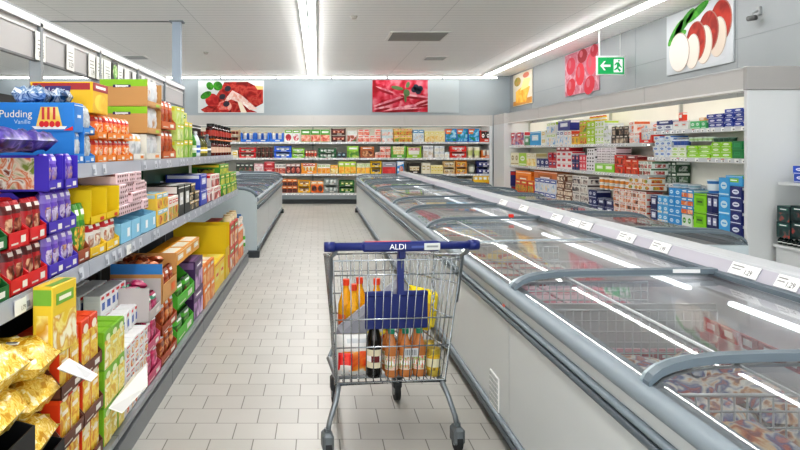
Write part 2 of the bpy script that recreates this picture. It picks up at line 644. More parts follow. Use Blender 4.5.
# ------------------------------------------------------------------ exit sign
s = 59.4
r = empty('exit_sign', ((611 - VX) / s, F / s, H + (VY - 74) / s))
tag(r, 'green emergency exit sign with arrow and running figure hanging from ceiling', 'sign')
w, h = 26 / s, 16.5 / s
MB().rbox(-w / 2 - .015, w / 2 + .015, 0, .06, -.015, h + .03, M('#e3e8e6'), .006).build('housing', r)
gm, gnt, gb = nodes('sign_green')
gb.inputs['Base Color'].default_value = lin('#0d9a55')
gb.inputs['Emission Color'].default_value = lin('#0d9a55')
gb.inputs['Emission Strength'].default_value = 0.35
fc = MB().quad(-w / 2, w / 2, 0, h, gm, -.002)
fc.build('face', r)
sy = MB()
wm = emit('#ffffff', 0.9)


def sgn(pts, y=-.004):
    sy.poly([(x * w, y, z * h) for x, z in pts], wm)


sgn([(-.42, .5), (-.27, .78), (-.2, .78), (-.3, .57), (-.02, .57), (-.02, .43), (-.3, .43), (-.2, .22), (-.27, .22)])
sgn([(.1, .1), (.44, .1), (.44, .9), (.1, .9)], -.0035)
sy.poly([(x * w, -.005, z * h) for x, z in ((.2, .7), (.3, .72), (.36, .5), (.42, .42), (.4, .36), (.3, .46), (.29, .36), (.38, .22), (.33, .12), (.24, .3), (.13, .2), (.12, .28), (.22, .42), (.22, .6), (.14, .5), (.12, .55))], gm)
sy.blob(.3 * w, .8 * h, .035 * w, .06 * h, gm, -.006)
sy.build('pictogram', r)
hg = MB()
top = ZC - (H + (VY - 74) / s)
hg.tube([(-w * .42, .03, h + .02), (-w * .42, .03, top)], .014, WHITE)
hg.tube([(w * .38, .03, h + .02), (w * .38, .03, top)], .005, M('#c8cccc'))
hg.build('hanger', r)
# ------------------------------------------------------------------ island freezers
FR_RAIL = M('#87929a', 0.5, 0.0)
FR_FRAME = M('#67747d', 0.5, 0.0)
FR_BODY = speckle('#c8cccc', 0.02, 1.0, 0.35)
FR_LINER = speckle('#d4d7d9', 0.05, 3.0, 0.4)
FR_DARK = M('#555f66', 0.5, 0.0)
FR_LED = emit('#fdfcff', 3.0)
LID_GLASS = sheet_glass('#eef2f3', 0.06, 0.03, 'lid_glass', 0.07)
LIDP = [(0.0, .762), (.012, .781), (.035, .799), (.07, .814), (.12, .826), (.19, .834), (.30, .839), (.55, .843), (.90, .848)]


def lid_bar(mb, y, w, t, mat, dz=0.0, x1=.90):
    prof = [p for p in LIDP if p[0] <= x1]
    for i in range(len(prof) - 1):
        (a, za), (c, zc) = prof[i], prof[i + 1]
        mb.add([(a, y - w / 2, za + dz), (c, y - w / 2, zc + dz), (c, y + w / 2, zc + dz), (a, y + w / 2, za + dz),
                (a, y - w / 2, za + dz + t), (c, y - w / 2, zc + dz + t), (c, y + w / 2, zc + dz + t), (a, y + w / 2, za + dz + t)],
               [(0, 3, 2, 1), (4, 5, 6, 7), (0, 1, 5, 4), (2, 3, 7, 6), (1, 2, 6, 5), (3, 0, 4, 7)], mat)


def freezer_module(x0, sg, y0, y1, label, lids, bars, first=False, last=False, dome=False, strip=True, group=None, dividers=(), grille=None, strip_w=0.125):
    T = lambda p: (sg * p[0], p[1], p[2])
    L = y1 - y0
    root = empty('island_freezer', (x0, y0, 0))
    tag(root, label, 'freezer', group)
    mb = MB(T)
    # outer skin, plinth, inner tub in one body
    mb.box(0.0, 0.045, 0.004, L - 0.004, 0.1, 0.725, FR_BODY)
    mb.box(0.03, 0.95, 0, L, 0.0, 0.1, M('#555b5f', .5))
    mb.build('outer_panel', root)
    tb = MB(T)
    tb.box(0.045, 0.06, 0, L, 0.14, 0.74, FR_LINER)
    tb.box(0.045, 0.95, 0, L, 0.33, 0.36, FR_LINER)
    tb.box(0.935, 0.95, 0, L, 0.14, 0.86, FR_LINER)
    for e, yy in ((True, 0.0), (True, L - 0.012)):
        tb.box(0.045, 0.95, yy, yy + 0.012, 0.14, 0.70, FR_LINER)
    tb.build('inner_tub', root)
    rb = MB(T)
    pr = []
    for k in range(16):
        th = 2 * PI * k / 16
        pr.append((0.008 + 0.036 * math.cos(th), 0.748 + 0.031 * math.sin(th)))
    rb.prism(pr, 'y', 0, L, FR_RAIL, True)
    rb.box(0.03, 0.062, 0, L, 0.735, 0.772, FR_RAIL)
    rb.build('front_rail', root)
    bb = MB(T)
    for zc, hh in ((.665, .011), (.636, .014)):
        bb.prism([(-.0, zc - hh), (-.016, zc - hh * .8), (-.022, zc), (-.016, zc + hh * .8), (0, zc + hh)], 'y', 0, L, M('#76828a', .5) if hh < .013 else FR_DARK, True)
    bb.build('bumper', root)
    kb = MB(T)
    for zc, hh in ((.125, .014), (.09, .018)):
        kb.prism([(-.0, zc - hh), (-.014, zc - hh * .8), (-.02, zc), (-.014, zc + hh * .8), (0, zc + hh)], 'y', 0, L, FR_RAIL if hh < .016 else FR_DARK, True)
    kb.build('kick_rail', root)
    MB(T).box(.238, .245, .02, L - .02, .828, .8345, M('#d4dadd', .4)).build('lid_line', root)  # thin pale strip running along the lid
    MB(T).rbox(.868, .898, .12, L - .22, .738, .758, FR_LED, .006).build('light_tube', root)
    for k, (a, c, dz) in enumerate(lids):
        lb = MB(T)
        lb.strip([(x, z + dz) for x, z in LIDP], a, c, LID_GLASS)
        g = lb.build('glass_lid', root)
        for ye in (a + .006, c - .006):
            eb = MB(T)
            lid_bar(eb, ye, .012, .006, M('#aab6bb', .2, .3), dz)
            eb.build('lid_edge', g)
    for (y, w) in bars:
        fb = MB(T)
        lid_bar(fb, y, w, .022, FR_FRAME, .004)
        # heavy curved horn where the bar meets the front rail
        lid_bar(fb, y + w * .9, w * .45, .016, M('#98a7ae', .35, .1), .004, .18)
        fb.build('lid_frame', root)
    if first or last:
        eb = MB(T)
        for ok, ya, yb in ((first, -.05, 0.0), (last, L, L + .05)):
            if ok:
                top = [(0, .1), (0, .755), (.95, .765), (.95, .1)]
                if dome:
                    top = [(0, .08), (0, .78), (.025, .82), (.075, .855), (.15, .878), (.25, .888), (.95, .90), (.95, .08)]
                eb.prism(top, 'y', ya, yb, speckle('#c3ced3', .03, 2, .4))
                rim = [(x + 0.004, z + .006) for x, z in top[1:-1]]
                if dome:
                    eb.tube([(x, (ya + yb) / 2, z) for x, z in rim], .03, FR_FRAME, n=8)
                else:
                    gp = MB(T)
                    ym = (ya + yb) / 2
                    gp.add([(x, ym, z) for x, z in LIDP] + [(.90, ym, .765), (0, ym, .755)], [tuple(range(len(LIDP) + 2))], LID_GLASS)
                    gp.build('end_glass', root)
                    lid_bar(eb, ym, .03, .016, FR_FRAME)
                eb.box(-.03, .95, ya - .03, yb, 0, .09, M('#4f565a', .5))
                eb.box(-.035, .09, ya - .05, yb + .02, 0, .075, M('#3c4246', .5))
        eb.build('end_panel', root)
    if strip:
        sb = MB(T)
        sb.prism([(.93, .848), (.925, .856), (.958, .92), (.975, .925), (.95 + strip_w, .925), (.95 + strip_w, .848)], 'y', 0, L, speckle('#c4c7cb', .02, 2, .4))
        sb.poly([(.927, 0, .863), (.927, L, .863), (.956, L, .912), (.956, 0, .912)], M('#c3bfcb', .35))
        sb.poly([(.924, 0, .862), (.924, L, .862), (.953, L, .911), (.953, 0, .911)], M('#b4b1bd', .35))
        sb.prism([(.885, .842), (.885, .862), (.925, .862), (.925, .842)], 'y', 0, L, FR_FRAME)
        sb.build('price_strip', root)
    for yd in dividers:
        wb = MB(T)
        za, zb, xa, xb = .38, .705, .09, .86
        wm = M('#d3d7da', .3, .2)
        for k in range(8):
            z = za + (zb - za) * k / 7
            wb.tube([(xa, yd, z), (xb, yd, z)], .0035 if k < 7 else .006, wm, n=4)
        for k in range(22):
            x = xa + (xb - xa) * k / 21
            wb.tube([(x, yd, za), (x, yd, zb)], .0034, wm, n=4)
        wb.build('wire_divider', root)
    if grille:
        gy, gz, gw, gh = grille
        gb = MB(T)
        gb.box(-.006, 0, gy - gw / 2, gy + gw / 2, gz - gh / 2, gz + gh / 2, M('#f4f4f2'))
        for i in range(5):
            for j in range(7):
                yy, z = gy - gw / 2 + gw * (i + .5) / 5, gz - gh / 2 + gh * (j + .5) / 7
                gb.box(-.009, -.006, yy - gw * .07, yy + gw * .07, z - gh * .05, z + gh * .05, M('#b7bab9'))
        gb.build('vent_grille', root)
    return root


FX = 0.87
edges = [.70, 3.28, 5.83, 8.43, 11.03, 13.58, 16.18]
clips = {}
ordn = ['nearest', 'second nearest', 'third nearest', 'fourth nearest', 'second farthest', 'farthest']
for i in range(6):
    y0, y1 = edges[i], edges[i + 1]
    L = y1 - y0
    if i == 0:
        lids = [(0.02, 1.22, 0), (1.20, L - .02, -.012)]
        bars = [(1.21, .036), (L - .066, .055)]
    elif i == 1:
        lids = [(0.03, 1.18, 0), (1.10, L - .03, -.012)]
        bars = [(L - .066, .055)]
    else:
        lids = [(0.03, L * .5 + .05, 0), (L * .5 - .05, L - .03, -.012)]
        bars = [(L - .066, .055)] if i % 2 else [(L - .066, .055), (L * .5, .03)]
    dv = [.38, 1.34, 2.42] if i == 0 else [.5, 1.2, 1.9]
    fm = freezer_module(FX, 1, y0, y1, ordn[i] + ' white freezer section of the island beside the tiled aisle', lids, bars,
                   first=(i == 0), last=(i == 5), group='front row of the island freezer', dividers=dv if i < 4 else (),
                   grille=(.36 - .1, .21, .17, .18) if i == 1 else None)
    if i == 1:
        MB().rbox(.65, .69, L - .10, L - .075, .862, .888, M('#e0301e', .4)).build('red_clip', fm)
    if i == 0:
        MB().box(.70, .82, L - .097, L - .094, .856, .872, M('#e8eaea', .4)).build('white_sticker', fm)
        MB().box(-.030, -.026, L - .03, L + .0, .69, .70, M('#e0502e', .4)).build('orange_sticker', fm)
bedges = [4.9, 7.72, 10.54, 13.36, 16.18]
bo = ['nearest', 'second nearest', 'second farthest', 'farthest']
for i in range(4):
    y0, y1 = bedges[i], bedges[i + 1]
    L = y1 - y0
    freezer_module(2.9, -1, y0, y1, bo[i] + ' white freezer section of the island on the right chiller side',
                   [(0.03, L * .5 + .05, 0), (L * .5 - .05, L - .03, -.012)], [(L - .066, .055), (L * .5, .03)] + ([(.07, .055)] if i == 0 else []),
                   first=(i == 0), last=(i == 3), group='back row of the island freezer', dividers=[.9, 1.8] if i < 2 else (), strip=False)
for i in range(3):
    L = 2.19
    y0 = 9.45 + L * i
    freezer_module(-.80, -1, y0, y0 + L, ['nearest rounded-end', 'middle', 'farthest'][i] + ' white freezer section of the low island beyond the left shelving',
                   [(0.03, L * .5 + .05, 0), (L * .5 - .05, L - .03, -.012)], [(L - .066, .055), (L * .5, .03)], first=(i == 0), last=(i == 2), dome=True,
                   group='freezer island beyond the shelving', dividers=[.7, 1.4])
# price tags on the freezer strip
for k, (pa, pb, t, lb) in enumerate(((777, 800, '1.29', 'white price tag reading 1.29 on freezer strip, nearest of its row'),
                                     (731, 759, '1.29', 'white price tag reading 1.29 on freezer strip, second nearest of its row'),
                                     (652, 670, '1.99', 'white price tag on freezer strip, third nearest of its row'),
                                     (619, 635, '1.39', 'white price tag on freezer strip, fourth nearest of its row'),
                                     (581, 592, '', 'white price tag on freezer strip, nearer of a touching pair'),
                                     (570, 580, '', 'white price tag on freezer strip, farther of a touching pair'),
                                     (552, 562, '', 'white price tag on freezer strip, just beyond the touching pair'),
                                     (520, 528, '', 'small white price tag on freezer strip, eighth nearest'),
                                     (500, 507, '', 'small white price tag on freezer strip, ninth nearest'))):
    Xt = 1.808
    ya, yb = depth_at(pb, Xt), depth_at(pa, Xt)
    w = yb - ya
    r = empty('price_tag', (Xt, (ya + yb) / 2, .888))
    r.rotation_euler = (0, .52, 0)
    tag(r, lb, 'price tag', 'price tags on the freezer strip')
    hh = .027
    MB().box(-.004, -.001, -w / 2, w / 2, -hh, hh, M('#fbfbfa', .4)).build('card', r)
    tm = M('#2a2a2a')
    if t:
        text(t, .032, tm, r, (-.0055, -w * .18, -.008), (PI / 2, 0, -PI / 2))
    ln = MB()
    ln.box(-.0052, -.0045, w * .02, w * .42, .010, .015, M('#8d8d8d'))
    ln.box(-.0052, -.0045, w * .1, w * .42, -.004, .001, M('#9d9d9d'))
    ln.build('print_lines', r)

# ------------------------------------------------------------------ wall chillers
CR_CREAM = speckle('#e9e7dd', .03, 2, .5)
CR_WHITE = speckle('#d9dcdd', .02, 1, .4)
CORN = speckle('#c4c2bf', .02, 1.5, .4)
CH_LED = emit('#fffaf2', 6.0)
SH_FILL = emit('#fffcf6', 3.5)  # added glow under the chiller shelves, brightens the goods
LIPM = M('#d4d7da', .35, .2)


def price_rail(mb, x0, x1, y, z0, z1, seed, dens=.75, T=None):
    """shelf edge with its row of paper tickets"""
    rr = random.Random(seed)
    mb.box(x0, x1, y, y + .012, z0, z1, LIPM)
    x = x0 + .02
    h = z1 - z0
    while x < x1 - .09:
        w = rr.uniform(.05, .085)
        if rr.random() < dens:
            mb.box(x, x + w, y - .002, y, z0 + h * .12, z1 - h * .12, M(rr.choice(['#f6f6f4', '#f1f0ea', '#fafafa']), .4))
            mb.box(x + w * .5, x + w * .92, y - .003, y - .002, z0 + h * .25, z0 + h * .55, M('#7d8085'))
            if rr.random() < .12:
                mb.box(x, x + w, y - .0035, y - .002, z1 - h * .3, z1 - h * .12, M('#c9342d'))
        x += w + rr.uniform(.01, .08)


def chiller_bay(W, shelves, loc, rz, label, group, deck=.285, top=2.307, corn=2.02, depth=1.0, name='chilled_cabinet', end_left=False, end_right=False, seed=0, inset=0.06):
    root = empty(name, loc, rz)
    tag(root, label, 'chiller', group)
    b = MB()
    b.box(0, W, depth - .06, depth, 0, corn, CR_CREAM)
    b.box(0, W, .12, depth, corn + .13, corn + .16, CR_CREAM)
    b.build('back_panel', root)
    b = MB()
    b.box(0, W, .08, depth, 0, .12, M('#43484b', .5))
    b.box(0, W, .0, .05, .12, deck - .05, M('#7b8488', .4))
    b.box(0, W, .05, depth - .06, deck - .05, deck - .01, CR_CREAM)
    b.build('base', root)
    b = MB()
    price_rail(b, 0, W, -.005, deck - .055, deck + .0, seed + 9)
    b.build('price_rail', root)
    b = MB()
    b.rbox(0, W, 0, .14, corn, top, CORN, .008)
    b.box(0, W, .1, depth, top - .03, top, CORN)
    b.box(0, W, -.004, .02, corn - .004, corn + .018, M('#ecebe8', .4))
    b.box(0, W, -.004, .02, top - .016, top + .002, M('#b9bbbb', .35, .3))
    b.build('canopy', root)
    MB().rbox(.04, W - .04, .18, .23, corn + .07, corn + .11, CH_LED, .008).build('light_tube', root)
    for x in (0.0, W - .02):
        MB().box(x, x + .02, depth - .1, depth - .06, .12, corn, M('#b9bbb6', .4)).build('upright', root)
    for i, (z, y) in enumerate(shelves):
        sb = MB()
        sb.box(.01, W - .01, y, depth - .06, z - .022, z - .002, CR_WHITE)
        for x in (.06, W - .09):
            sb.prism([(y + .02, z - .022), (depth - .06, z - .022), (depth - .06, z - .1)], 'x', x, x + .015, M('#c9cbc8'))
        so = sb.build('shelf', root)
        MB().box(.05, W - .05, y + .03, y + .05, z - .034, z - .023, SH_FILL).build('light_tube', so)  # added fill strip, lights the packs on the shelf below
        pb = MB()
        price_rail(pb, .01, W - .01, y - .012, z - .048, z + .004, seed + i)
        pb.build('price_rail', so)
    for ok, x in ((end_left, -.08), (end_right, W)):
        if ok:
            eb = MB()
            eb.rbox(x, x + .08, 0, depth, 0, corn, CR_WHITE, .008)
            eb.box(x, x + .08, 0, depth, corn, top, CORN)
            eb.build('end_panel', root)
    return root


YBF = 18.67                    # front of the back chiller
BCZ = [1.607, 1.193, .778]
bx = [-4.9, -2.52, -.14, 2.24, 4.45]
bl = ['first bay of the back wall chiller, partly behind the left shelving', 'second bay of the back wall chiller, at the end of the tiled aisle',
      'third bay of the back wall chiller, behind the freezer island', 'fourth bay of the back wall chiller, next to the white corner post']
for i in range(4):
    chiller_bay(bx[i + 1] - bx[i], [(z, .05) for z in BCZ], (bx[i], YBF, 0), 0, bl[i], 'bays of the back wall chiller', seed=20 + i * 5, depth=1.02, end_right=(i == 3))
XRF = 4.64                     # front of the right chiller
ry = [7.83, 10.24, 12.70, 15.15, 17.60]
rl = ['nearest bay of the right wall chiller, with a white end panel facing the camera', 'second nearest bay of the right wall chiller',
      'second farthest bay of the right wall chiller', 'farthest bay of the right wall chiller, ending at the corner']
for i in range(4):
    W = ry[i + 1] - ry[i]
    sh = [(1.66, .05), (1.30, .05)] if i == 0 else [(1.50, .05), (1.035, .05)]
    if i == 0:
        sh.append((.93, .3))
    chiller_bay(W, sh, (XRF, ry[i + 1], 0), -PI / 2, rl[i], 'bays of the right wall chiller', deck=.42, depth=.6, top=2.30, corn=2.05, seed=60 + i * 5,
                end_right=False, end_left=False)
# end panel belongs to the near bay
near = [o for o in bpy.data.objects if o.get('label') == rl[0]][0]
eb = MB()
W = ry[1] - ry[0]
eb.rbox(W, W + .06, -.01, .6, 0, 2.05, CR_WHITE, .006)
eb.build('end_panel', near)
eb = MB()
eb.rbox(W, W + .07, -.02, .6, 2.05, 2.305, speckle('#a9a7a5', .02, 1.5, .4), .006)
eb.build('canopy_end', near)
# white corner post between the two chillers
struct(MB().rbox(XRF - .09, XR - .01, 17.605, YBF - .01, 0, 2.05, CR_WHITE, .006).rbox(XRF - .09, XR - .01, 17.605, YBF - .01, 2.05, 2.30, CORN, .006).build('trim_2'))

# ------------------------------------------------------------------ left shelving
G_LIP = M('#b4b9c4', .35, .25)
G_BASE = M('#7d8183', .45)
G_BACK = M('#26282b', .6)  # shade of the shelf recesses put into the panel colour
XS1, XS2, XB, XH = -1.06, -1.0, -.87, -1.68
gedges = [.78, 1.96, 3.14, 4.31, 5.48, 6.65, 7.82, 9.0]
gl = ['nearest', 'second nearest', 'third nearest', 'fourth nearest', 'fifth nearest', 'sixth nearest', 'farthest']
for i in range(7):
    a, c = gedges[i], gedges[i + 1]
    L = c - a
    root = empty('shelving_bay', (0, a, 0))
    tag(root, gl[i] + ' bay of the long metal shelving on the left of the aisle', 'shelving', 'bays of the left shelving')
    b = MB()
    b.box(XH - .03, XH, 0, L, 0, 1.70, G_BACK)
    b.build('back_panel', root)
    MB().box(XH - .05, XH + .02, .002, .04, 0, 2.16, M('#8c9296', .4)).build('upright', root)
    if i == 6:
        MB().box(XH - .05, XH + .02, L - .04, L, 0, 2.16, M('#8c9296', .4)).build('upright', root)
    b = MB()
    b.box(XH, XB - .02, 0, L, 0.02, .13, G_BASE)
    b.box(XB - .03, XB, .003, L - .003, 0, .10, G_BASE)
    b.box(XH, XB, .003, L - .003, .13, .155, M('#8e9396', .4))
    b.build('base_deck', root)
    for (xf, z) in ([(XS2, .91)] + ([(XS1, 1.335)] if i >= 2 else [])):
        sb = MB()
        sb.box(XH, xf - .005, .004, L - .004, z - .03, z - .003, M('#55595e', .45))  # board colour darkened to carry the shade under the shelves
        so = sb.build('shelf', root)
        # price edge
        pb = MB()
        rr = random.Random(i * 7 + int(z * 10))
        pb.prism([(xf - .03, z - .02), (xf, z - .06), (xf + .006, z - .06), (xf, z + .005), (xf - .008, z + .005)], 'y', .003, L - .003, G_LIP)
        y = .05
        while y < L - .1:
            w = rr.uniform(.05, .075)
            if rr.random() < .6 and a + y > 2.2:
                e = .0085
                pb.poly([(xf + e, y, z - .052), (xf + e, y + w, z - .052), (xf + .003, y + w, z - .004), (xf + .003, y, z - .004)], M('#d3d7df', .35))
                pb.poly([(xf + e + .001, y + w * .1, z - .045), (xf + e + .001, y + w * .5, z - .045), (xf + e - .001, y + w * .5, z - .025), (xf + e - .001, y + w * .1, z - .025)], M('#8d93a0', .35))
            y += w + rr.uniform(.02, .12)
        pb.build('price_edge', so)
    hb = MB()
    hb.box(XH - .02, XH, .002, L - .002, 1.936, 2.14, M('#b7b6b6', .4))
    hb.box(XH - .02, XH + .006, .002, L - .002, 2.10, 2.112, M('#d6d7d7', .35))
    hb.box(XH - .03, XH + .02, .002, L - .002, 2.14, 2.185, M('#e4e7e9', .3, .2))
    hb.box(XH - .03, XH + .012, .002, L - .002, 2.185, 2.20, M('#8b9093', .4))
    hb.box(XH - .022, XH + .008, .002, L - .002, 1.93, 1.942, M('#6d6f72', .4))
    hb.build('header_panel', root)
# paper tickets clipped to the header
hp = [(0, 1), (33, 43), (64.5, 72), (86.5, 93), (94.5, 101), (102, 109), (116, 121), (123, 127), (131, 134), (140, 143), (146, 149), (151, 154)]
for k, (pa, pb) in enumerate(hp[1:]):
    ya, yb = depth_at(pa, XH), depth_at(pb, XH)
    r = empty('price_card', (XH + .013, (ya + yb) / 2, 2.02))
    tag(r, 'white price card on the shelving header, ' + ['nearest', 'second nearest', 'third nearest', 'fourth nearest', 'fifth nearest, beside green picture card', 'sixth nearest, beyond green picture card', 'seventh nearest', 'eighth nearest', 'third farthest', 'second farthest', 'farthest'][k], 'price card', 'price cards on the header')
    w = yb - ya
    MB().box(0, .003, -w / 2, w / 2, -.085, .085, M('#f3f3ef', .45)).build('card', r)
    if k < 6:
        text(['0.25', '0.29', '1.19', '1.19', '1.25', '1.19'][k], .05, M('#3a3a3a'), r, (.005, w * .05, -.05), (PI / 2, 0, PI / 2))
        ln = MB()
        for q in range(3):
            ln.box(.003, .0036, -w * .3, w * .3, .03 - q * .025, .036 - q * .025, M('#9a9a96'))
        ln.build('print_lines', r)
ya, yb = depth_at(110, XH), depth_at(116, XH)
r = empty('picture_card', (XH + .013, (ya + yb) / 2, 2.02))
tag(r, 'dark card with green leaf picture clipped among the white header cards', 'card')
w = yb - ya
MB().box(0, .003, -w / 2, w / 2, -.1, .1, M('#2c2f2b', .45)).build('card', r)
MB().add([(.005, (w * .4) * math.cos(t * PI / 6), .02 + .06 * math.sin(t * PI / 6)) for t in range(12)], [tuple(range(12))], food('#3f8a2c', '#7ac043', '#d8d8b0', scale=20)).build('leaf_picture', r)

# shelf unit against the right wall, nearer than the chiller
r = empty('wall_shelf', (0, 0, 0))
tag(r, 'white metal wall shelf at the right edge beside the chiller end panel', 'shelf')
b = MB()
b.box(XR - .04, XR - .005, 6.6, 7.7, 0, 1.9, CR_WHITE)
b.build('back_panel', r)
for z in (.40, 1.06):
    sb = MB()
    sb.box(4.86 + (.06 if z > 1 else 0), XR - .04, 6.6, 7.7, z - .03, z, CR_WHITE)
    sb.build('shelf', r)
b = MB()
b.box(4.90, XR - .04, 6.6, 7.7, 0, .37, CR_WHITE)
b.build('base', r)
# ------------------------------------------------------------------ goods: makers (front faces local -Y, base at z=0)
def base_ink(c):
    return c


def front_art(mb, w, h, base, band, pic, lay, ink, y=-.0012, T=None):
    """printed front of a pack, drawn on the plane y, x in -w/2..w/2"""
    pm = food(*pic, scale=max(10, 2.2 / max(w, .03))) if pic else None
    bm = M(band, .4)
    im = M(ink, .45)
    e = .0006
    if lay == 0:      # band on top, round picture below
        mb.quad(-w * .48, w * .48, h * .72, h * .985, bm, y)
        if pm:
            mb.blob(0, h * .36, w * .38, h * .28, pm, y)
        mb.quad(-w * .32, w * .32, h * .81, h * .9, im, y - e)
    elif lay == 1:    # picture over the lower part
        if pm:
            mb.quad(-w * .48, w * .48, h * .03, h * .58, pm, y)
        mb.quad(-w * .36, w * .36, h * .72, h * .88, bm, y)
        mb.quad(-w * .25, w * .25, h * .77, h * .83, im, y - e)
    elif lay == 2:    # slanted band and picture on the right
        mb.poly([(-w * .48, y, h * .6), (w * .48, y, h * .8), (w * .48, y, h * .97), (-w * .48, y, h * .97)], bm)
        if pm:
            mb.blob(w * .12, h * .34, w * .3, h * .27, pm, y)
        mb.quad(-w * .4, w * .05, h * .82, h * .9, im, y - e)
        mb.quad(-w * .42, -w * .2, h * .2, h * .42, im, y - e)
    elif lay == 3:    # label panel
        mb.blob(0, h * .58, w * .3, h * .2, bm, y, n=16)
        mb.quad(-w * .46, w * .46, h * .08, h * .16, bm, y)
        if pm:
            mb.quad(-w * .44, w * .44, h * .04, h * .28, pm, y - e)
        mb.quad(-w * .18, w * .18, h * .55, h * .62, M(base_ink(base), .45), y - e)
    elif lay == 4:    # rows of dots
        k = 0
        for i in range(3):
            for j in range(2):
                mb.blob(w * (-.3 + .3 * i), h * (.27 + .45 * j), w * .09, h * .11, bm, y)
    elif lay == 5:    # plain with lid line and small label
        mb.quad(-w * .3, w * .3, h * .35, h * .75, bm, y)
        mb.quad(-w * .2, w * .2, h * .5, h * .6, im, y - e)
        mb.quad(-w * .495, w * .495, h * .90, h * .93, im, y)
    elif lay == 7:    # coloured top, pale picture front
        if pm:
            mb.quad(-w * .49, w * .49, h * .0, h * .76, pm, y)
        mb.blob(0, h * .82, w * .3, h * .09, im, y - e)
        mb.quad(-w * .3, w * .3, h * .5, h * .58, im, y - e)
    elif lay == 8:    # square stamp and red tick
        if pm:
            mb.quad(-w * .28, w * .28, h * .25, h * .62, pm, y)
        mb.quad(-w * .4, w * .1, h * .78, h * .92, im, y)
    elif lay == 6:    # wide picture with corner flash
        if pm:
            mb.quad(-w * .46, w * .46, h * .06, h * .94, pm, y)
        mb.poly([(-w * .48, y - e, h * .97), (w * .1, y - e, h * .97), (-w * .1, y - e, h * .6), (-w * .48, y - e, h * .6)], bm)
        mb.quad(-w * .4, -w * .05, h * .74, h * .86, im, y - 2 * e)


def mk_carton(w, h, d, base, band='#ffffff', pic=None, lay=0, ink='#ffffff', name='food_carton', rough=.4, side=None):
    mb = MB()
    mb.rbox(-w / 2, w / 2, 0, d, 0, h, M(base, rough), .003)
    front_art(mb, w, h, base, band, pic, lay, ink)
    for sg in (-1, 1):
        x = sg * (w / 2 + .001)
        mb.poly([(x, d * .04, h * .74), (x, d * .96, h * .74), (x, d * .96, h * .96), (x, d * .04, h * .96)], M(side or band, .4))
        if pic and not side:
            pm = food(*pic, scale=max(10, 2.2 / max(w, .03)))
            mb.poly([(x, d * .2, h * .12), (x, d * .8, h * .12), (x, d * .8, h * .6), (x, d * .2, h * .6)], pm)
    mb.poly([(-w * .42, d * .08, h + .001), (w * .42, d * .08, h + .001), (w * .42, d * .5, h + .001), (-w * .42, d * .5, h + .001)], M(band, .4))
    return mb.build(name)


def mk_bag(w, h, d, base, band='#ffffff', pic=None, ink='#ffffff', name='snack_bag', rough=.28, seed=0):
    """upright pouch with crimped ends"""
    mb = MB()
    rr = random.Random(seed)
    nu, nv = 8, 10
    pm = food(*pic, scale=max(12, 2 / max(w, .03)), rough=rough) if pic else M(base, rough)
    rows = []
    for side in (0, 1):
        for j in range(nv + 1):
            for i in range(nu + 1):
                u, v = i / nu, j / nv
                t = d / 2 * (1 - abs(2 * u - 1) ** 5) * (math.sin(PI * min(1, max(0, v * .96 + .02)))) ** .4
                t += rr.uniform(-.06, .06) * d * (0 if j in (0, nv) else 1)
                ww = w * (1 - .03 * math.sin(PI * v))
                y = d / 2 - t if side == 0 else d / 2 + t
                rows.append((ww * (u - .5), y, h * v))
    o = (nu + 1) * (nv + 1)
    by = {}
    for side in (0, 1):
        for j in range(nv):
            v = (j + .5) / nv
            for i in range(nu):
                a = side * o + j * (nu + 1) + i
                if v > .93 or v < .06:
                    m = M(base, rough)
                elif v > .68:
                    m = M(ink, rough) if (.75 < v < .86 and 2 <= i <= nu - 3) else M(band, rough)
                elif .12 < v < .62 and 1 <= i <= nu - 2:
                    m = pm
                else:
                    m = M(base, rough)
                by.setdefault(id(m), (m, []))[1].append((a, a + 1, a + nu + 2, a + nu + 1))
    P0 = rows
    first = True
    for m, fs in by.values():
        if first:
            mb.add(P0, fs, m, True)
            first = False
        else:
            k = mb._m(m)
            for f in fs:
                mb.f.append(f)
                mb.mi.append(k)
                mb.sm.append(True)
    return mb.build(name)


def mk_pillow(w, h, d, base, band='#ffffff', pic=None, name='food_bag', rough=.3, seed=0, ink='#ffffff', full=False, lump=.14, pscale=None):
    """pouch lying flat: w along x, d along y, h thick"""
    mb = MB()
    rr = random.Random(seed)
    nu, nv = 10, 8
    pm = food(*pic, scale=pscale or max(12, 2.5 / max(w, .03)), rough=rough) if pic else M(base, rough)
    P = []
    for side in (0, 1):
        for j in range(nv + 1):
            for i in range(nu + 1):
                u, v = i / nu, j / nv
                t = h / 2 * (max(0, 1 - abs(2 * u - 1) ** 4)) ** .5 * (max(0, 1 - abs(2 * v - 1) ** 3)) ** .5
                if 0 < i < nu and 0 < j < nv:
                    t *= 1 + rr.uniform(-lump, lump)
                z = h / 2 + t if side == 0 else h / 2 - t * .99
                P.append((w * (u - .5), d * v, z))
    o = (nu + 1) * (nv + 1)
    by = {}
    for side in (0, 1):
        for j in range(nv):
            for i in range(nu):
                a = side * o + j * (nu + 1) + i
                if full:
                    m = pm
                elif i in (0, nu - 1):
                    m = M(base, rough)
                elif j <= 1 and side == 0:
                    m = M(band, rough)
                elif 2 <= i <= nu - 4 and side == 0:
                    m = pm
                else:
                    m = M(base, rough)
                by.setdefault(id(m), (m, []))[1].append((a, a + 1, a + nu + 2, a + nu + 1))
    first = True
    for m, fs in by.values():
        if first:
            mb.add(P, fs, m, True)
            first = False
        else:
            k = mb._m(m)
            for f in fs:
                mb.f.append(f)
                mb.mi.append(k)
                mb.sm.append(True)
    return mb.build(name)


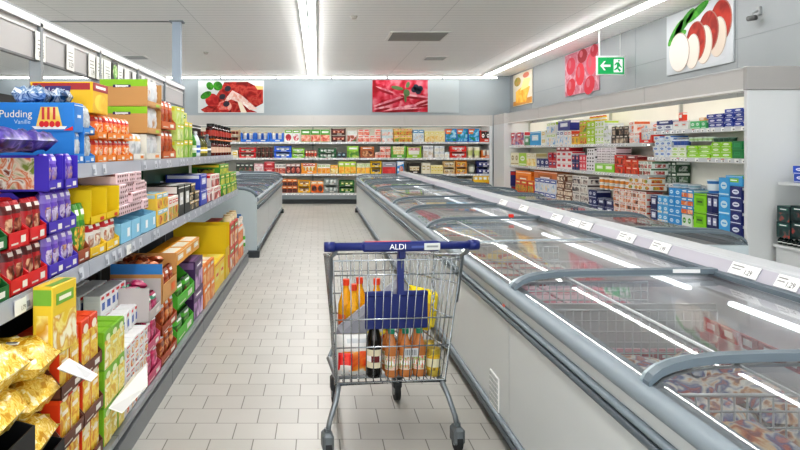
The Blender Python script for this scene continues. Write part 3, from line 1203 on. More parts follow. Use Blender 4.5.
def mk_tub(w, h, d, cup, lid='#ffffff', label=None, name='yogurt_pot'):
    r = min(w, d) / 2
    mb = MB()
    lb = M(label or lid, .4)
    mb.lathe([(0, 0), (r * .78, 0), (r * .82, h * .2), (r * .9, h * .7), (r * .93, h * .9), (r, h * .91), (r, h * .97), (r * .9, h), (0, h)], None, 0, r, 12,
             [M(cup, .35), M(cup, .35), lb, M(cup, .35), M(lid, .3), M(lid, .3), M(lid, .3), M(lid, .3)])
    return mb.build(name)


def mk_jar(w, h, d, body, lid='#222222', label='#e8e2d0', name='sauce_jar'):
    r = min(w, d) / 2
    mb = MB()
    mb.lathe([(0, 0), (r * .9, 0), (r, h * .05), (r, h * .2), (r * 1.01, h * .2), (r * 1.01, h * .58), (r, h * .58), (r, h * .7), (r * .78, h * .78), (r * .78, h * .82), (r * .84, h * .82), (r * .84, h), (0, h)], None, 0, r, 14,
             [M(body, .2)] * 4 + [M(label, .5)] * 2 + [M(body, .2)] * 4 + [M(lid, .35)] * 3)
    return mb.build(name)


def mk_bottle(w, h, d, body, cap='#222222', label='#e8e2d0', name='bottle', parts=True, neck=.3, liquid_top=None, upper=None):
    """bottle with cap and label as parts"""
    r = min(w, d) / 2
    root = empty(name)
    bm_ = juice_liquid(body)
    um = juice_liquid(upper) if upper else bm_
    prof = [(0, 0), (r * .85, 0), (r, h * .04), (r * .97, h * .2), (r, h * .42), (r * .96, h * .6), (r * .55, h * .78), (r * neck, h * .86), (r * neck, h * .92)]
    mats = [bm_, bm_, bm_, bm_, bm_ if not upper else um, um, um, um]
    MB().lathe(prof, None, 0, r, 16, mats).build('glass_body' if not upper else 'plastic_body', root)
    MB().lathe([(0, h * .9), (r * neck * 1.25, h * .9), (r * neck * 1.3, h * .93), (r * neck * 1.25, h), (0, h)], M(cap, .4), 0, r, 12).build('cap', root)
    if label:
        lb = MB()
        lb.lathe([(r * 1.012, h * .16), (r * 1.012, h * .45)], M(label, .5), 0, r, 16)
        lb.lathe([(r * 1.02, h * .26), (r * 1.02, h * .35)], M('#ffffff' if label != '#ffffff' else '#d0444a', .5), 0, r, 16)
        lb.build('label_band', root)
    return root


def mk_crate(w, h, d, color, name='display_crate', tiers=1, arch=True):
    """cardboard or plastic display crate, open front, stacking corners"""
    mb = MB()
    m = M(color, .5)
    th = h / tiers
    t = .008
    for k in range(tiers):
        z = k * th
        mb.box(-w / 2, w / 2, 0, d, z, z + t, m)
        mb.box(-w / 2, -w / 2 + t, 0, d, z, z + th * .9, m)
        mb.box(w / 2 - t, w / 2, 0, d, z, z + th * .9, m)
        mb.box(-w / 2, w / 2, d - t, d, z, z + th * .9, m)
        lip = th * .27
        pts = [(-w / 2, z), (w / 2, z), (w / 2, z + th * .96), (w * .42, z + th * .96), (w * .36, z + lip), (-w * .36, z + lip), (-w * .42, z + th * .96), (-w / 2, z + th * .96)]
        mb.prism(pts, 'y', -.004, t - .004, m)
        mb.quad(-w * .1, w * .22, z + lip * .25, z + lip * .7, M('#e4e2da', .5), -.0055)
    return mb.build(name)


def mk_display(w, h, d, color, name='display_carton', lip=.28, inner='#8f8a86', flap=None, sideband=None, sidepic=None, taper=True, logo=False):
    """opened cardboard display carton: low front lip, sides sloping up to a tall back"""
    mb = MB()
    m = M(color, .5)
    im = M(inner, .7)
    t = .005
    mb.box(-w / 2, w / 2, 0, d, 0, t, m)
    mb.box(-w / 2, w / 2, 0, t, 0, h * lip, m)
    mb.box(-w / 2, w / 2, d - t, d, 0, h, m)
    mb.quad(-w / 2 + t, w / 2 - t, t, h - t, im, d - t - .001)
    for sg in (-1, 1):
        x0, x1 = (-w / 2, -w / 2 + t) if sg < 0 else (w / 2 - t, w / 2)
        poly = [(0, 0), (d, 0), (d, h), (d * .5, h), (0, h * lip)] if taper else [(0, 0), (d, 0), (d, h), (0, h)]
        mb.prism(poly, 'x', x0, x1, m)
    mb.quad(w * .08, w * .34, h * lip * .25, h * lip * .7, M(flap or '#e6e3da', .5), -.0012)
    if not flap:
        mb.quad(-w * .4, -w * .05, h * lip * .2, h * lip * .32, M('#d8d4c8', .5), -.0012)
    x = -w / 2 - .001
    if sideband:
        mb.poly([(x, 0.002, h * .74), (x, d - .002, h * .74), (x, d - .002, h), (x, 0.002, h)], M(sideband, .45))
    if sideband and logo:
        mb.poly([(x - .0006, d * .35, h * .70), (x - .0006, d * .72, h * .70), (x - .0006, d * .72, h * .80), (x - .0006, d * .35, h * .80)], M('#3a2a5a', .45))
        mb.poly([(x - .0012, d * .40, h * .725), (x - .0012, d * .67, h * .725), (x - .0012, d * .67, h * .775), (x - .0012, d * .40, h * .775)], M('#f2f2f2', .45))
    if sidepic:
        pm = food(*sidepic, scale=18)
        mb.poly([(x, d * .16, h * .06), (x, d * .62, h * .06), (x, d * .60, h * .5), (x, d * .62, h * .94), (x, d * .16, h * .94)], pm)
    return mb.build(name)


MK = {'carton': mk_carton, 'bag': mk_bag, 'pillow': mk_pillow, 'tub': mk_tub, 'jar': mk_jar, 'bottle': mk_bottle, 'crate': mk_crate, 'display': mk_display}
NM = {'carton': ('food_carton', 'carton'), 'bag': ('snack_bag', 'bag'), 'pillow': ('food_bag', 'bag'), 'tub': ('yogurt_pot', 'pot'), 'jar': ('sauce_jar', 'jar'),
      'bottle': ('bottle', 'bottle'), 'crate': ('display_crate', 'crate'), 'display': ('display_carton', 'carton')}
# stacks whose topmost row is broken, packs missing here and there
RAGGED = {'white drink pack with lime print', 'yellow and red pack', 'white pack with grey picture', 'dark grey tray pack', 'white and coral pack', 'navy and white pack',
          'red pack with navy band', 'navy pack with red flash', 'white and green spotted pack', 'brown tray with pale pots', 'white tray pack with dark print',
          'white and blue dairy pack', 'royal blue carton with white panel', 'bright lime tray of yogurts', 'navy carton with white panel', 'white and orange snack pot pack',
          'dark pot with beige lid', 'black and teal pack', 'white and salmon pack', 'plain white cheese pack', 'small pale pink carton with brown print', 'black and gold tray pack',
          'white pack with red and black end', 'green and yellow pack with dark print', 'navy and silver pack', 'white pack with blue picture', 'white and red striped meat pack'}
KINDW = (('multipack', 'drink_multipack', 'multipack'), ('meat', 'meat_pack', 'meat pack'), ('cheese', 'cheese_pack', 'cheese pack'), ('dairy', 'dairy_pack', 'dairy pack'), ('drink', 'drink_pack', 'drink pack'),
         ('tray', 'pack_tray', 'tray'), ('crate', 'bottle_crate', 'crate'), ('box', 'cardboard_box', 'box'), ('carton', 'food_carton', 'carton'), ('packet', 'food_packet', 'packet'), ('sleeve', 'food_sleeve', 'sleeve'), ('pack', 'food_pack', 'pack'))
ORD = ['first', 'second', 'third', 'fourth', 'fifth', 'sixth', 'seventh', 'eighth', 'ninth', 'tenth']


def col_phrase(i, n, kind):
    if n == 1:
        return ''
    if kind == 'B':
        if n == 2:
            return ('left', 'right')[i] + ' of two'
        if n == 3:
            return ('left', 'middle', 'right')[i] + ' of three'
        return ORD[i] + ' from left'
    # along the aisle: i counts left to right in the photograph
    k = i if kind == 'G' else n - 1 - i
    if n == 2:
        return ('nearer', 'farther')[k] + ' of two'
    if n == 3:
        return ('nearest', 'middle', 'farthest')[k] + ' of three'
    return 'nearest' if k == 0 else ('farthest' if k == n - 1 else ORD[k] + ' nearest')


LAYW = {1: [''], 2: ['lower row', 'upper row'], 3: ['bottom row', 'middle row', 'top row'], 4: ['bottom row', 'second row', 'third row', 'top row'],
        5: ['bottom row', 'second row', 'third row', 'fourth row', 'top row']}


def short_pos(i, n, k):
    if n == 1:
        return ''
    if k == 'L':
        return (['lower', 'upper'] if n == 2 else ['bottom', 'middle', 'top', 'topmost'])[i]
    if k == 'B':
        return (['left', 'right'] if n == 2 else ['left', 'middle', 'right'] if n == 3 else ['leftmost', 'second', 'third', 'rightmost'] if n == 4 else ORD)[i]
    q = i if k == 'G' else n - 1 - i
    return (['nearer', 'farther'] if n == 2 else ['nearest', 'middle', 'farthest'] if n == 3 else ORD)[q]


def span(sh, px0, px1):
    """along-shelf interval (world), pixels per metre at its middle"""
    k = sh['k']
    if k == 'B':
        s = F / sh['f']
        return (px0 - VX) / s, (px1 - VX) / s, s
    a, c = depth_at(px0, sh['f']), depth_at(px1, sh['f'])
    return a, c, abs(((px0 + px1) / 2 - VX) / sh['f'])


def fill(sh, px0, px1, ytop, style, desc, n=1, layers=1, d=None, zb=None, ybot=None, inset=.0, gap=.965, name=None, cat=None, group=None, jit=.004, rows=None, **kw):
    a, c, s = span(sh, px0, px1)
    z0 = sh['z'] + .004 if zb is None else zb
    if ybot is not None:
        z0 = H - (ybot - VY) / s
    z1 = H - (ytop - VY) / s
    cw = abs(c - a) / n
    ih = (z1 - z0) / layers
    dd = d or sh.get('d', .25)
    proto = MK[style](cw * gap, ih * .985, dd, name=name or NM[style][0], **kw)
    if style == 'carton' and not name:
        for key, nm_, ct in KINDW:
            if key in desc:
                proto.name = nm_
                cat = cat or ct
                break
    cat = cat or NM[style][1]
    group = group or (desc + ' on ' + sh['n'])
    out = []
    k = sh['k']
    for i in range(n):
        t = (i + .5) / n
        pos = a + (c - a) * t
        for L in range(layers):
            if desc in RAGGED and L == layers - 1 and out and RND.random() < .4:
                continue
            o = proto if not out else dup(proto)
            j = RND.uniform(-jit, jit) * (4 if desc in RAGGED else 1)
            z = z0 + L * ih + .0005
            if k == 'B':
                o.location = (pos, sh['f'] + inset + j, z)
                o.rotation_euler = (0, 0, RND.uniform(-.02, .02))
            elif k == 'G':
                o.location = (sh['f'] - inset + j, pos, z)
                o.rotation_euler = (0, 0, PI / 2 + RND.uniform(-.02, .02))
            else:
                o.location = (sh['f'] + inset + j, pos, z)
                o.rotation_euler = (0, 0, -PI / 2 + RND.uniform(-.05, .05))
            bits = [desc, col_phrase(i, n, k), LAYW[layers][L], sh['n']]
            tag(o, ', '.join(x for x in bits if x), cat, group if n * layers > 1 else None)
            out.append(o)
    sh.setdefault('log', []).append(desc)
    return dict(objs=out, cw=cw, h=ih, z0=z0, d=dd, s=s, a=a, c=c, n=n, layers=layers, desc=desc, sh=sh)


def pots(cr, style, desc, n, hf=.62, tiers=1, rows=1, dd=None, name=None, cat=None, short=None, **kw):
    """goods standing inside each crate or display carton of a fill()"""
    sh = cr['sh']
    k = sh['k']
    th = cr['h'] / tiers
    cw = cr['cw'] * .86
    w = cw / n * .95
    proto = MK[style](w, th * hf, dd or (.055 if style == 'bag' else min(cr['d'] * .5, max(w, .06))), name=name or NM[style][0], **kw)
    if style == 'carton' and not name:
        proto.name = 'chilled_pack'
    first = True
    for ci, co in enumerate(cr['objs']):
        col, lay = divmod(ci, cr['layers'])
        cp = ' '.join(x for x in (short_pos(lay, cr['layers'], 'L'), short_pos(col, cr['n'], k)) if x)
        for q in range(tiers):
            for i in range(n):
                o = proto if first else dup(proto)
                first = False
                lx = -cw / 2 + cw * (i + .5) / n
                p = Matrix.Rotation(co.rotation_euler.z, 3, 'Z') @ Vector((lx, .014, q * th + .0095))
                o.location = co.location + p
                o.rotation_euler = co.rotation_euler
                ip = short_pos(i, n, k)
                cd_ = short or cr['desc'].split(' of ')[0].split(' with ')[0]
                lab = ' '.join(x for x in (ip, desc, 'in', cp, cd_) if x) + ', ' + sh['n']
                tag(o, lab, cat or NM[style][1], desc + ' in ' + cr['desc'] + ', ' + sh['n'])
# ------------------------------------------------------------------ goods in the back wall chiller
B1 = dict(k='B', f=YBF + .07, z=1.607, n='back chiller top shelf', d=.22)
B2 = dict(k='B', f=YBF + .07, z=1.193, n='back chiller second shelf', d=.22)
B3 = dict(k='B', f=YBF + .07, z=.778, n='back chiller third shelf', d=.22)
B4 = dict(k='B', f=YBF + .07, z=.285, n='back chiller bottom deck', d=.22)
RED, ORA, YEL, LIM, GRN, BLU, NVY, BRN = '#c8202a', '#e0701e', '#f0c22e', '#9ccb2c', '#2a7a3c', '#2a6fc4', '#1e2f73', '#6a3b26'
MEAT = ('#8e2a26', '#c9604e', '#e0a58e')
SAL = ('#c8483c', '#e88a74', '#f4c8b4')
VEG = ('#3f7d2e', '#8db83c', '#d8d890')
CHEESE = ('#e8c060', '#f2dc96', '#fbf0cc')
MIX = ('#c23a2e', '#e8b040', '#6a9a3a')
DK = ('#2a2220', '#5a2a28', '#8a4a3a')

# top shelf
c = fill(B1, 196, 214, 130.5, 'crate', 'brown tray of red pots', 1, 2, color='#8a5a40')
pots(c, 'tub', 'small red pot', 3, .7, cup='#9c2a26', lid='#c8504a')
c = fill(B1, 227, 240, 129.5, 'crate', 'cardboard tray of dark red pots', 1, 2, color='#c8a888')
pots(c, 'tub', 'dark red pot', 3, .62, cup='#5a201e', lid='#8a3a34')
c = fill(B1, 240.5, 284, 132, 'crate', 'blue crate of white cups', 3, 1, color='#2b74d6')
pots(c, 'tub', 'white cup with gold lid', 2, .95, cup='#f4f2ec', lid='#e8d4a8', label='#d8dbe2')
fill(B1, 284.5, 300, 129.5, 'carton', 'white pack with red berry picture', 2, base='#f0f2ee', band='#7ab04a', pic=('#a81e2e', '#c83a4a', '#f0e8e8'), lay=0)
fill(B1, 301, 330, 129.5, 'carton', 'green and white sausage pack', 3, base='#58a63c', band='#e8efe0', pic=SAL, lay=1)
c = fill(B1, 331, 346, 128, 'crate', 'dark brown crate of red packs', 1, 2, color='#4a2620')
pots(c, 'carton', 'dark red pack', 3, .7, base='#8a2a20', band='#e08a5a', lay=5)
fill(B1, 347, 357, 130.5, 'carton', 'white pack with green sprig picture', 1, base='#eef0ee', band='#d8e4dc', pic=('#2e7a4a', '#c8483c', '#eef0ee'), lay=1)
fill(B1, 358, 381, 129, 'carton', 'white and red striped meat pack', 4, 2, base='#f2e6e0', band='#e0492e', pic=SAL, lay=1, ink='#e0492e')
fill(B1, 381.5, 393, 129.5, 'carton', 'pale blue and white pack', 2, 2, base='#e2ecec', band='#9fc9d4', pic=('#e8a090', '#f0d8d0', '#e2ecec'), lay=1)
fill(B1, 393.5, 412, 128.5, 'carton', 'yellow and red meat pack', 3, 2, base='#f0dc8a', band='#d8402e', pic=MIX, lay=1)
fill(B1, 413, 424, 129.5, 'carton', 'white pack with blue picture', 2, base='#eef2f4', band='#5aa0cc', pic=('#8ab8d0', '#e8eef0', '#d0b090'), lay=0)
fill(B1, 424.5, 445, 131, 'carton', 'pale yellow cheese pack', 4, base='#f2eab4', band='#e8d868', pic=CHEESE, lay=1)
fill(B1, 445.5, 479.5, 128.5, 'carton', 'bright blue pack with green and orange corner', 3, base='#1a66c8', band='#e87a2a', pic=('#1e8a5a', '#2a9ad8', '#a8d8e8'), lay=6)
c = fill(B1, 480, 491.5, 129.5, 'crate', 'red crate with black and white packs', 1, 1, color='#d8402a')
pots(c, 'carton', 'black and white pack', 2, .8, base='#34302e', band='#f0efec', lay=3)
# second shelf
fill(B2, 198, 216, 149, 'carton', 'pale green pack', 3, base='#cfe0b8', band='#6aa04a', pic=VEG, lay=1)
fill(B2, 231.5, 238, 150, 'carton', 'small cream and yellow carton', 1, base='#f0ead0', band='#e8c83a', lay=5)
c = fill(B2, 239, 256, 147, 'crate', 'bright red crate', 1, 2, color='#d81e26')
pots(c, 'carton', 'brown wrapped pack', 3, .6, base='#6a4638', band='#d8c8b0', lay=5)
fill(B2, 257, 273, 147, 'tub', 'dark pot with beige lid', 4, 2, d=.1, cup='#3a2a2a', lid='#b89a80', label='#6a3a34')
c = fill(B2, 274, 291.5, 145.5, 'crate', 'bright blue crate', 1, 2, color='#1f62d8')
pots(c, 'carton', 'grey wrapped pack', 3, .6, base='#8a9aa8', band='#e8e8e8', lay=5)
c = fill(B2, 292, 304.5, 147.5, 'crate', 'lime green crate', 1, 2, color='#8cc63a')
pots(c, 'carton', 'white and green pack', 2, .6, base='#e8ead8', band='#4a8a3a', lay=5)
fill(B2, 305, 317, 150.5, 'tub', 'small cream pot with red lid', 4, d=.09, cup='#e8dcc8', lid='#b84a3a')
c = fill(B2, 318, 336.5, 148, 'crate', 'dark green crate', 1, 2, color='#1c6038')
pots(c, 'tub', 'white cup', 4, .62, cup='#eef0ea', lid='#dfe4de')
fill(B2, 337, 346, 147, 'carton', 'black and teal pack', 2, 2, base='#23323a', band='#5a8a98', lay=5)
fill(B2, 347, 359, 146, 'carton', 'white pack with lime frame', 1, base='#8cc63a', band='#eef4e4', pic=VEG, lay=1)
fill(B2, 360, 374.5, 146.5, 'carton', 'brown box with round picture', 1, base='#a85a30', band='#c8783a', pic=('#5a2a1e', '#c88a5a', '#e8c8a0'), lay=0)
fill(B2, 375, 390.5, 146.5, 'carton', 'white and salmon pack', 3, 2, base='#f0e0d8', band='#e0684a', pic=SAL, lay=1)
c = fill(B2, 391, 406, 145, 'crate', 'green and yellow crate', 1, 1, color='#6ab04a')
pots(c, 'carton', 'cream pack with yellow band', 3, .85, base='#f2ecd0', band='#e8c030', lay=1, pic=CHEESE)
c = fill(B2, 406.5, 421.5, 145.5, 'crate', 'lime crate of white packs', 1, 1, color='#a4d03a')
pots(c, 'carton', 'white pack with pink print', 3, .8, base='#f2f0ec', band='#d87a80', lay=0)
fill(B2, 423, 433.5, 145.5, 'carton', 'white and grey pack', 2, base='#e8eaec', band='#8a98a8', pic=('#c8b8a0', '#e8e8e8'), lay=1)
fill(B2, 434.5, 449.5, 146, 'carton', 'plain white cheese pack', 3, 2, base='#f0f1ef', band='#c8d4dc', pic=('#d8d8cc', '#f4f0e0'), lay=0)
c = fill(B2, 450, 466.5, 145.5, 'crate', 'red crate with white bars', 1, 2, color='#d8281e')
pots(c, 'carton', 'white pack', 3, .6, base='#f2f2ee', band='#d8281e', lay=5)
fill(B2, 467, 481, 147, 'tub', 'cream tub with green label', 2, d=.18, cup='#efe8cc', lid='#f6f2e2', label='#c8d08a')
c = fill(B2, 481.5, 491.5, 149.5, 'crate', 'small orange crate', 1, 1, color='#e07a2a')
pots(c, 'tub', 'white pot', 2, .9, cup='#f0efe8', lid='#e8e4da')
# third shelf
fill(B3, 200, 222, 164, 'carton', 'dark green pack', 4, base='#2e4a34', band='#c8ccb8', pic=VEG, lay=0)
fill(B3, 236, 253.5, 163, 'carton', 'black pack with green and pink print', 4, base='#2c2a2c', band='#8a9a8a', pic=('#b84a5a', '#4a6a4a', '#2c2a2c'), lay=1)
fill(B3, 254, 263.5, 163.5, 'carton', 'pale pink pack', 2, base='#e8d8d8', band='#d89aa4', pic=('#c88a90', '#f0e4e2'), lay=0)
fill(B3, 264, 274.5, 161.5, 'carton', 'red and burgundy pack', 1, 2, base='#b8202e', band='#e06a6a', lay=5)
fill(B3, 275, 285.5, 164, 'carton', 'white and black ham pack', 3, base='#e4e0da', band='#3a3634', pic=MEAT, lay=1)
fill(B3, 286, 300.5, 163.5, 'carton', 'dark burgundy pack', 3, base='#4a2028', band='#c8a8a0', pic=MEAT, lay=0)
c = fill(B3, 301, 317, 162.5, 'crate', 'orange crate', 1, 1, color='#f09a28')
pots(c, 'carton', 'white pack with red base', 4, .9, base='#f0ead8', band='#c8402a', pic=MIX, lay=0)
fill(B3, 317.5, 330, 164, 'carton', 'white pack with orange foot', 3, base='#f2efe4', band='#8cb83a', pic=('#f09020', '#f8c060'), lay=1)
fill(B3, 330.5, 338, 165, 'carton', 'yellow and orange pack', 2, base='#f4c84a', band='#f08a28', lay=1, pic=CHEESE)
fill(B3, 338.5, 356, 161.5, 'carton', 'lime pack with yellow foot', 3, base='#b4d44a', band='#eef4d8', pic=('#f4a020', '#f8d060'), lay=1)
fill(B3, 356.5, 370, 163, 'carton', 'white and lime pack with orange foot', 3, base='#e8eccc', band='#9cc83a', pic=('#f4a020', '#f8d060'), lay=1)
c = fill(B3, 370.5, 381.5, 160.5, 'crate', 'yellow stacking crate', 1, 2, color='#f4c81e')
pots(c, 'carton', 'dark pack', 2, .55, base='#3a2e24', band='#6a5a4a', lay=5)
fill(B3, 382, 396, 162, 'carton', 'grey box with red foot', 1, base='#a8a8b4', band='#8a8a98', pic=('#c8202a', '#e0504a'), lay=1)
fill(B3, 397, 404, 161, 'carton', 'light blue and white pack', 1, base='#3a94d8', band='#f0f2f4', pic=('#e8e8f0', '#e07a5a'), lay=2)
c = fill(B3, 408, 421, 162, 'crate', 'black crate with cream front', 1, 1, color='#3a342c')
pots(c, 'carton', 'cream cheese wedge pack', 3, .6, base='#ece2c4', band='#c8b078', lay=5)
fill(B3, 421.5, 430.5, 163, 'carton', 'cream carton', 2, base='#ece6d0', band='#c8b88a', lay=5)
fill(B3, 431, 443, 165, 'carton', 'pale yellow butter pack', 4, base='#f2e6a8', band='#e0c84a', lay=5)
c = fill(B3, 443.5, 455, 160.5, 'crate', 'beige cardboard crate', 1, 2, color='#d8bc8a')
pots(c, 'carton', 'cream pack', 2, .6, base='#f0e8d0', band='#8a6a3a', lay=5)
c = fill(B3, 455.5, 467, 160, 'crate', 'orange and brown crate', 1, 2, color='#d8903a')
pots(c, 'carton', 'yellow pack', 2, .6, base='#f0d060', band='#7a4a1e', lay=5)
fill(B3, 467.5, 476.5, 163.5, 'tub', 'grey tub with dark lid', 1, d=.2, cup='#7a8478', lid='#4a504a', label='#d8dcd0')
c = fill(B3, 477, 491.5, 160, 'crate', 'navy blue crate', 1, 2, color='#1c2a6a')
pots(c, 'carton', 'navy pack with white print', 3, .6, base='#24347a', band='#e8e8f0', lay=5)
# bottom deck
fill(B4, 262, 281, 181, 'carton', 'yellow pack', 3, base='#f0c83a', band='#f6eac0', pic=MIX, lay=1)
fill(B4, 282, 297.5, 179, 'carton', 'orange and brown pack', 3, 2, base='#d8702a', band='#f0c890', pic=DK, lay=1)
c = fill(B4, 298, 310.5, 179.5, 'crate', 'golden yellow crate', 1, 2, color='#f0b41e')
pots(c, 'carton', 'brown loaf pack', 2, .6, base='#7a4a28', band='#e8d0a0', lay=5)
fill(B4, 311, 323.5, 181, 'carton', 'orange pack with round picture', 2, base='#e8742a', band='#f4c890', pic=DK, lay=0)
c = fill(B4, 324, 338, 177, 'crate', 'grey crate of white pots', 1, 2, color='#8a9290')
pots(c, 'tub', 'white lidded pot', 3, .6, cup='#eef0ee', lid='#d4dcd8')
c = fill(B4, 339, 354.5, 179.5, 'crate', 'dark green stacking crate', 1, 2, color='#2e6a34')
pots(c, 'carton', 'green and yellow pack', 3, .6, base='#4a7a34', band='#d8d86a', lay=5)
fill(B4, 405, 430, 178, 'carton', 'black and red pack', 5, base='#34302e', band='#b83a34', lay=1, pic=MEAT)
fill(B4, 431, 472, 178.5, 'carton', 'dark grey pack with pale top', 7, base='#5a5a5c', band='#c8c4b8', lay=0, pic=DK)
fill(B4, 473.5, 492, 174.5, 'carton', 'yellow pack with blue print', 4, base='#f2c62a', band='#f6f0d8', pic=('#3a6ab0', '#f0c030', '#d85a2a'), lay=1)
# ------------------------------------------------------------------ goods in the right wall chiller
RX = XRF + .075
RA = dict(k='R', f=RX, z=1.50, n='far right chiller top shelf', d=.25)
RB = dict(k='R', f=RX, z=1.035, n='far right chiller middle shelf', d=.25)
RC = dict(k='R', f=RX, z=.42, n='far right chiller bottom deck', d=.25)
NA = dict(k='R', f=RX, z=1.66, n='near right chiller top shelf', d=.25)
NB = dict(k='R', f=RX, z=1.30, n='near right chiller middle shelf', d=.25)
NC = dict(k='R', f=RX, z=.42, n='near right chiller bottom deck', d=.25)
NS = dict(k='R', f=XRF + .32, z=.93, n='near right chiller short shelf', d=.2)
DAIRY = ('#7ab0d8', '#e8eef4', '#f0d8b0')
# top shelf, far to near
fill(RA, 511, 524, 132, 'carton', 'white box with red and blue picture', 2, base='#eef0f0', band='#d8404a', pic=('#3a70b8', '#d8404a', '#e8ecf0'), lay=6)
fill(RA, 524.5, 529.5, 136, 'carton', 'small green carton', 1, base='#5a9a6a', band='#e8f0e8', lay=5)
fill(RA, 530.5, 540, 131.5, 'carton', 'sky blue box', 1, base='#38a4dc', band='#e8f2f6', lay=5)
fill(RA, 540.5, 546, 130.5, 'carton', 'white and yellow carton', 1, 2, base='#f0f0e6', band='#e0c03a', lay=5)
fill(RA, 546.5, 556, 122, 'carton', 'white drink pack with lime print', 2, 2, base='#eef0ea', band='#b0d03a', pic=DAIRY, lay=1)
fill(RA, 556.5, 563.5, 130.5, 'carton', 'white and navy carton', 2, 1, base='#eceff2', band='#2a3a8a', lay=1, pic=DAIRY)
fill(RA, 564, 571, 130.5, 'carton', 'white and red carton', 2, 1, base='#f0eeea', band='#d04a3a', lay=1, pic=DAIRY)
fill(RA, 557, 571, 120.5, 'carton', 'navy box lying on white cartons', 1, 1, ybot=130.3, base='#2a3590', band='#e8eaf4', lay=5)
fill(RA, 571.5, 579, 122.5, 'carton', 'yellow and red pack', 2, 2, base='#f0c43a', band='#d0382a', pic=MIX, lay=0)
fill(RA, 579.5, 586.5, 120.5, 'carton', 'lime and orange pack', 2, 2, base='#c2d43a', band='#f0922a', pic=MIX, lay=1)
fill(RA, 587, 594.5, 121.5, 'carton', 'lime pack with white label', 2, 3, base='#b2d62e', band='#f4f6ea', lay=3)
fill(RA, 588, 604, 116, 'jar', 'red and yellow pot on lime packs', 5, 1, d=.08, ybot=121.0, body='#e8c83a', lid='#d83a2a')
fill(RA, 595, 604, 121, 'carton', 'white pack with lime panel', 3, 3, base='#f0f4ea', band='#b8d83a', lay=3)
fill(RA, 604.5, 611, 123, 'carton', 'white pack with grey picture', 2, 3, base='#eef0f0', band='#d8dce0', pic=('#8a949a', '#d8e0c0', '#eef0f0'), lay=1)
fill(RA, 611.5, 628, 126.5, 'carton', 'dark grey tray pack', 4, 2, base='#4a4644', band='#c8b8a0', pic=('#2a2826', '#8a7060', '#d8c8b0'), lay=1)
fill(RA, 628.5, 639, 121, 'carton', 'white and coral pack', 2, 2, base='#f4eeea', band='#e8784a', pic=('#9ac8dc', '#f0e4dc', '#e8784a'), lay=1)
c = fill(RA, 639.5, 652, 131.5, 'crate', 'red crate of pale packs', 1, 1, color='#e0402e')
pots(c, 'carton', 'pale pack', 3, 1.25, base='#e8e8ea', band='#d8a08a', lay=1, pic=DAIRY)
fill(RA, 640, 651, 122, 'carton', 'white box with salmon end', 1, 1, ybot=130, base='#f0f0f2', band='#e88a70', lay=3, inset=.16)
# middle shelf
fill(RB, 511, 518.5, 152.5, 'carton', 'cream carton with brown label', 2, base='#ece6cc', band='#b09a6a', lay=3)
fill(RB, 519, 526, 153, 'carton', 'lime and white carton', 1, base='#a8d23a', band='#f2f4e8', lay=3)
fill(RB, 526.5, 536, 153, 'carton', 'cream carton with yellow picture', 2, base='#efe8d2', band='#d8c890', pic=CHEESE, lay=1)
fill(RB, 536.5, 548, 150, 'carton', 'navy and white pack', 3, 2, base='#2a3a7a', band='#e8ecf2', lay=3)
fill(RB, 548.5, 556, 152.5, 'carton', 'red pack with navy band', 2, 2, base='#c42a34', band='#2a2a6a', lay=5)
fill(RB, 556.5, 572, 151.5, 'carton', 'white pack with red stripe', 3, 3, base='#f2ecec', band='#d82a3a', lay=5, ink='#d82a3a')
fill(RB, 556.5, 570, 146.5, 'carton', 'dark red box on white packs', 3, 1, ybot=151.3, base='#9a1e2a', band='#e8d8d0', lay=5)
fill(RB, 572.5, 579, 154.5, 'carton', 'navy pack with red flash', 2, 2, base='#28306a', band='#c83a44', lay=5)
fill(RB, 579.5, 586, 155, 'carton', 'pink and red pack', 2, 2, base='#e04a5a', band='#f4e0e0', lay=3)
fill(RB, 586.5, 594.5, 148.5, 'carton', 'white carton with black dots', 1, 3, base='#ece8ea', band='#3a3436', lay=4)
fill(RB, 595, 614, 163.5, 'carton', 'flat lime tray', 2, 1, base='#8ccc3a', band='#e8f2d8', lay=5)
fill(RB, 595, 614, 147.5, 'carton', 'pale mauve carton with dots', 4, 3, ybot=163.4, base='#e6dee2', band='#6a5058', lay=4, inset=.03)
fill(RB, 614.5, 625, 155, 'carton', 'red tray of dark pots', 1, 2, base='#d83420', band='#8a2018', pic=('#6a1a14', '#e8583a'), lay=1)
fill(RB, 625.5, 638, 159.5, 'carton', 'orange red box', 2, 2, base='#e04426', band='#f0b090', pic=('#a82a1a', '#e8683a'), lay=1)
fill(RB, 626, 637, 155.5, 'carton', 'slim dark red carton on orange boxes', 1, 1, ybot=159.4, base='#8a2a2e', band='#e8d8d0', lay=5)
fill(RB, 639, 651.5, 161.5, 'carton', 'white and green spotted pack', 4, 2, base='#e8ece6', band='#2e6a3a', pic=('#2e5a36', '#c84a4a', '#e8ece6'), lay=1)
# bottom deck, far bays
fill(RC, 503, 511, 170.5, 'carton', 'navy and red carton', 2, 2, ybot=200, base='#22307e', band='#c83a3a', lay=5)
fill(RC, 511.5, 526.5, 171, 'carton', 'bright orange box', 1, 1, ybot=188, base='#f0922a', band='#d8701a', lay=5, inset=.1)
fill(RC, 527, 553, 171, 'carton', 'wide orange brown box', 1, 1, ybot=186, base='#c8702e', band='#a85a24', lay=5, inset=.12)
fill(RC, 515, 534, 180, 'carton', 'red and yellow pack', 3, 2, ybot=204, base='#d84434', band='#f0d04a', pic=MIX, lay=1)
fill(RC, 534.5, 556, 179, 'carton', 'white and blue pack', 4, 2, ybot=206, base='#e6eaf2', band='#3a5ab0', pic=DAIRY, lay=0)
fill(RC, 556.5, 572, 174.5, 'carton', 'brown tray with pale pots', 2, 5, ybot=209, base='#7a4e3a', band='#e8dcc8', pic=('#3a2420', '#e0c8b0', '#f0e8d8'), lay=1)
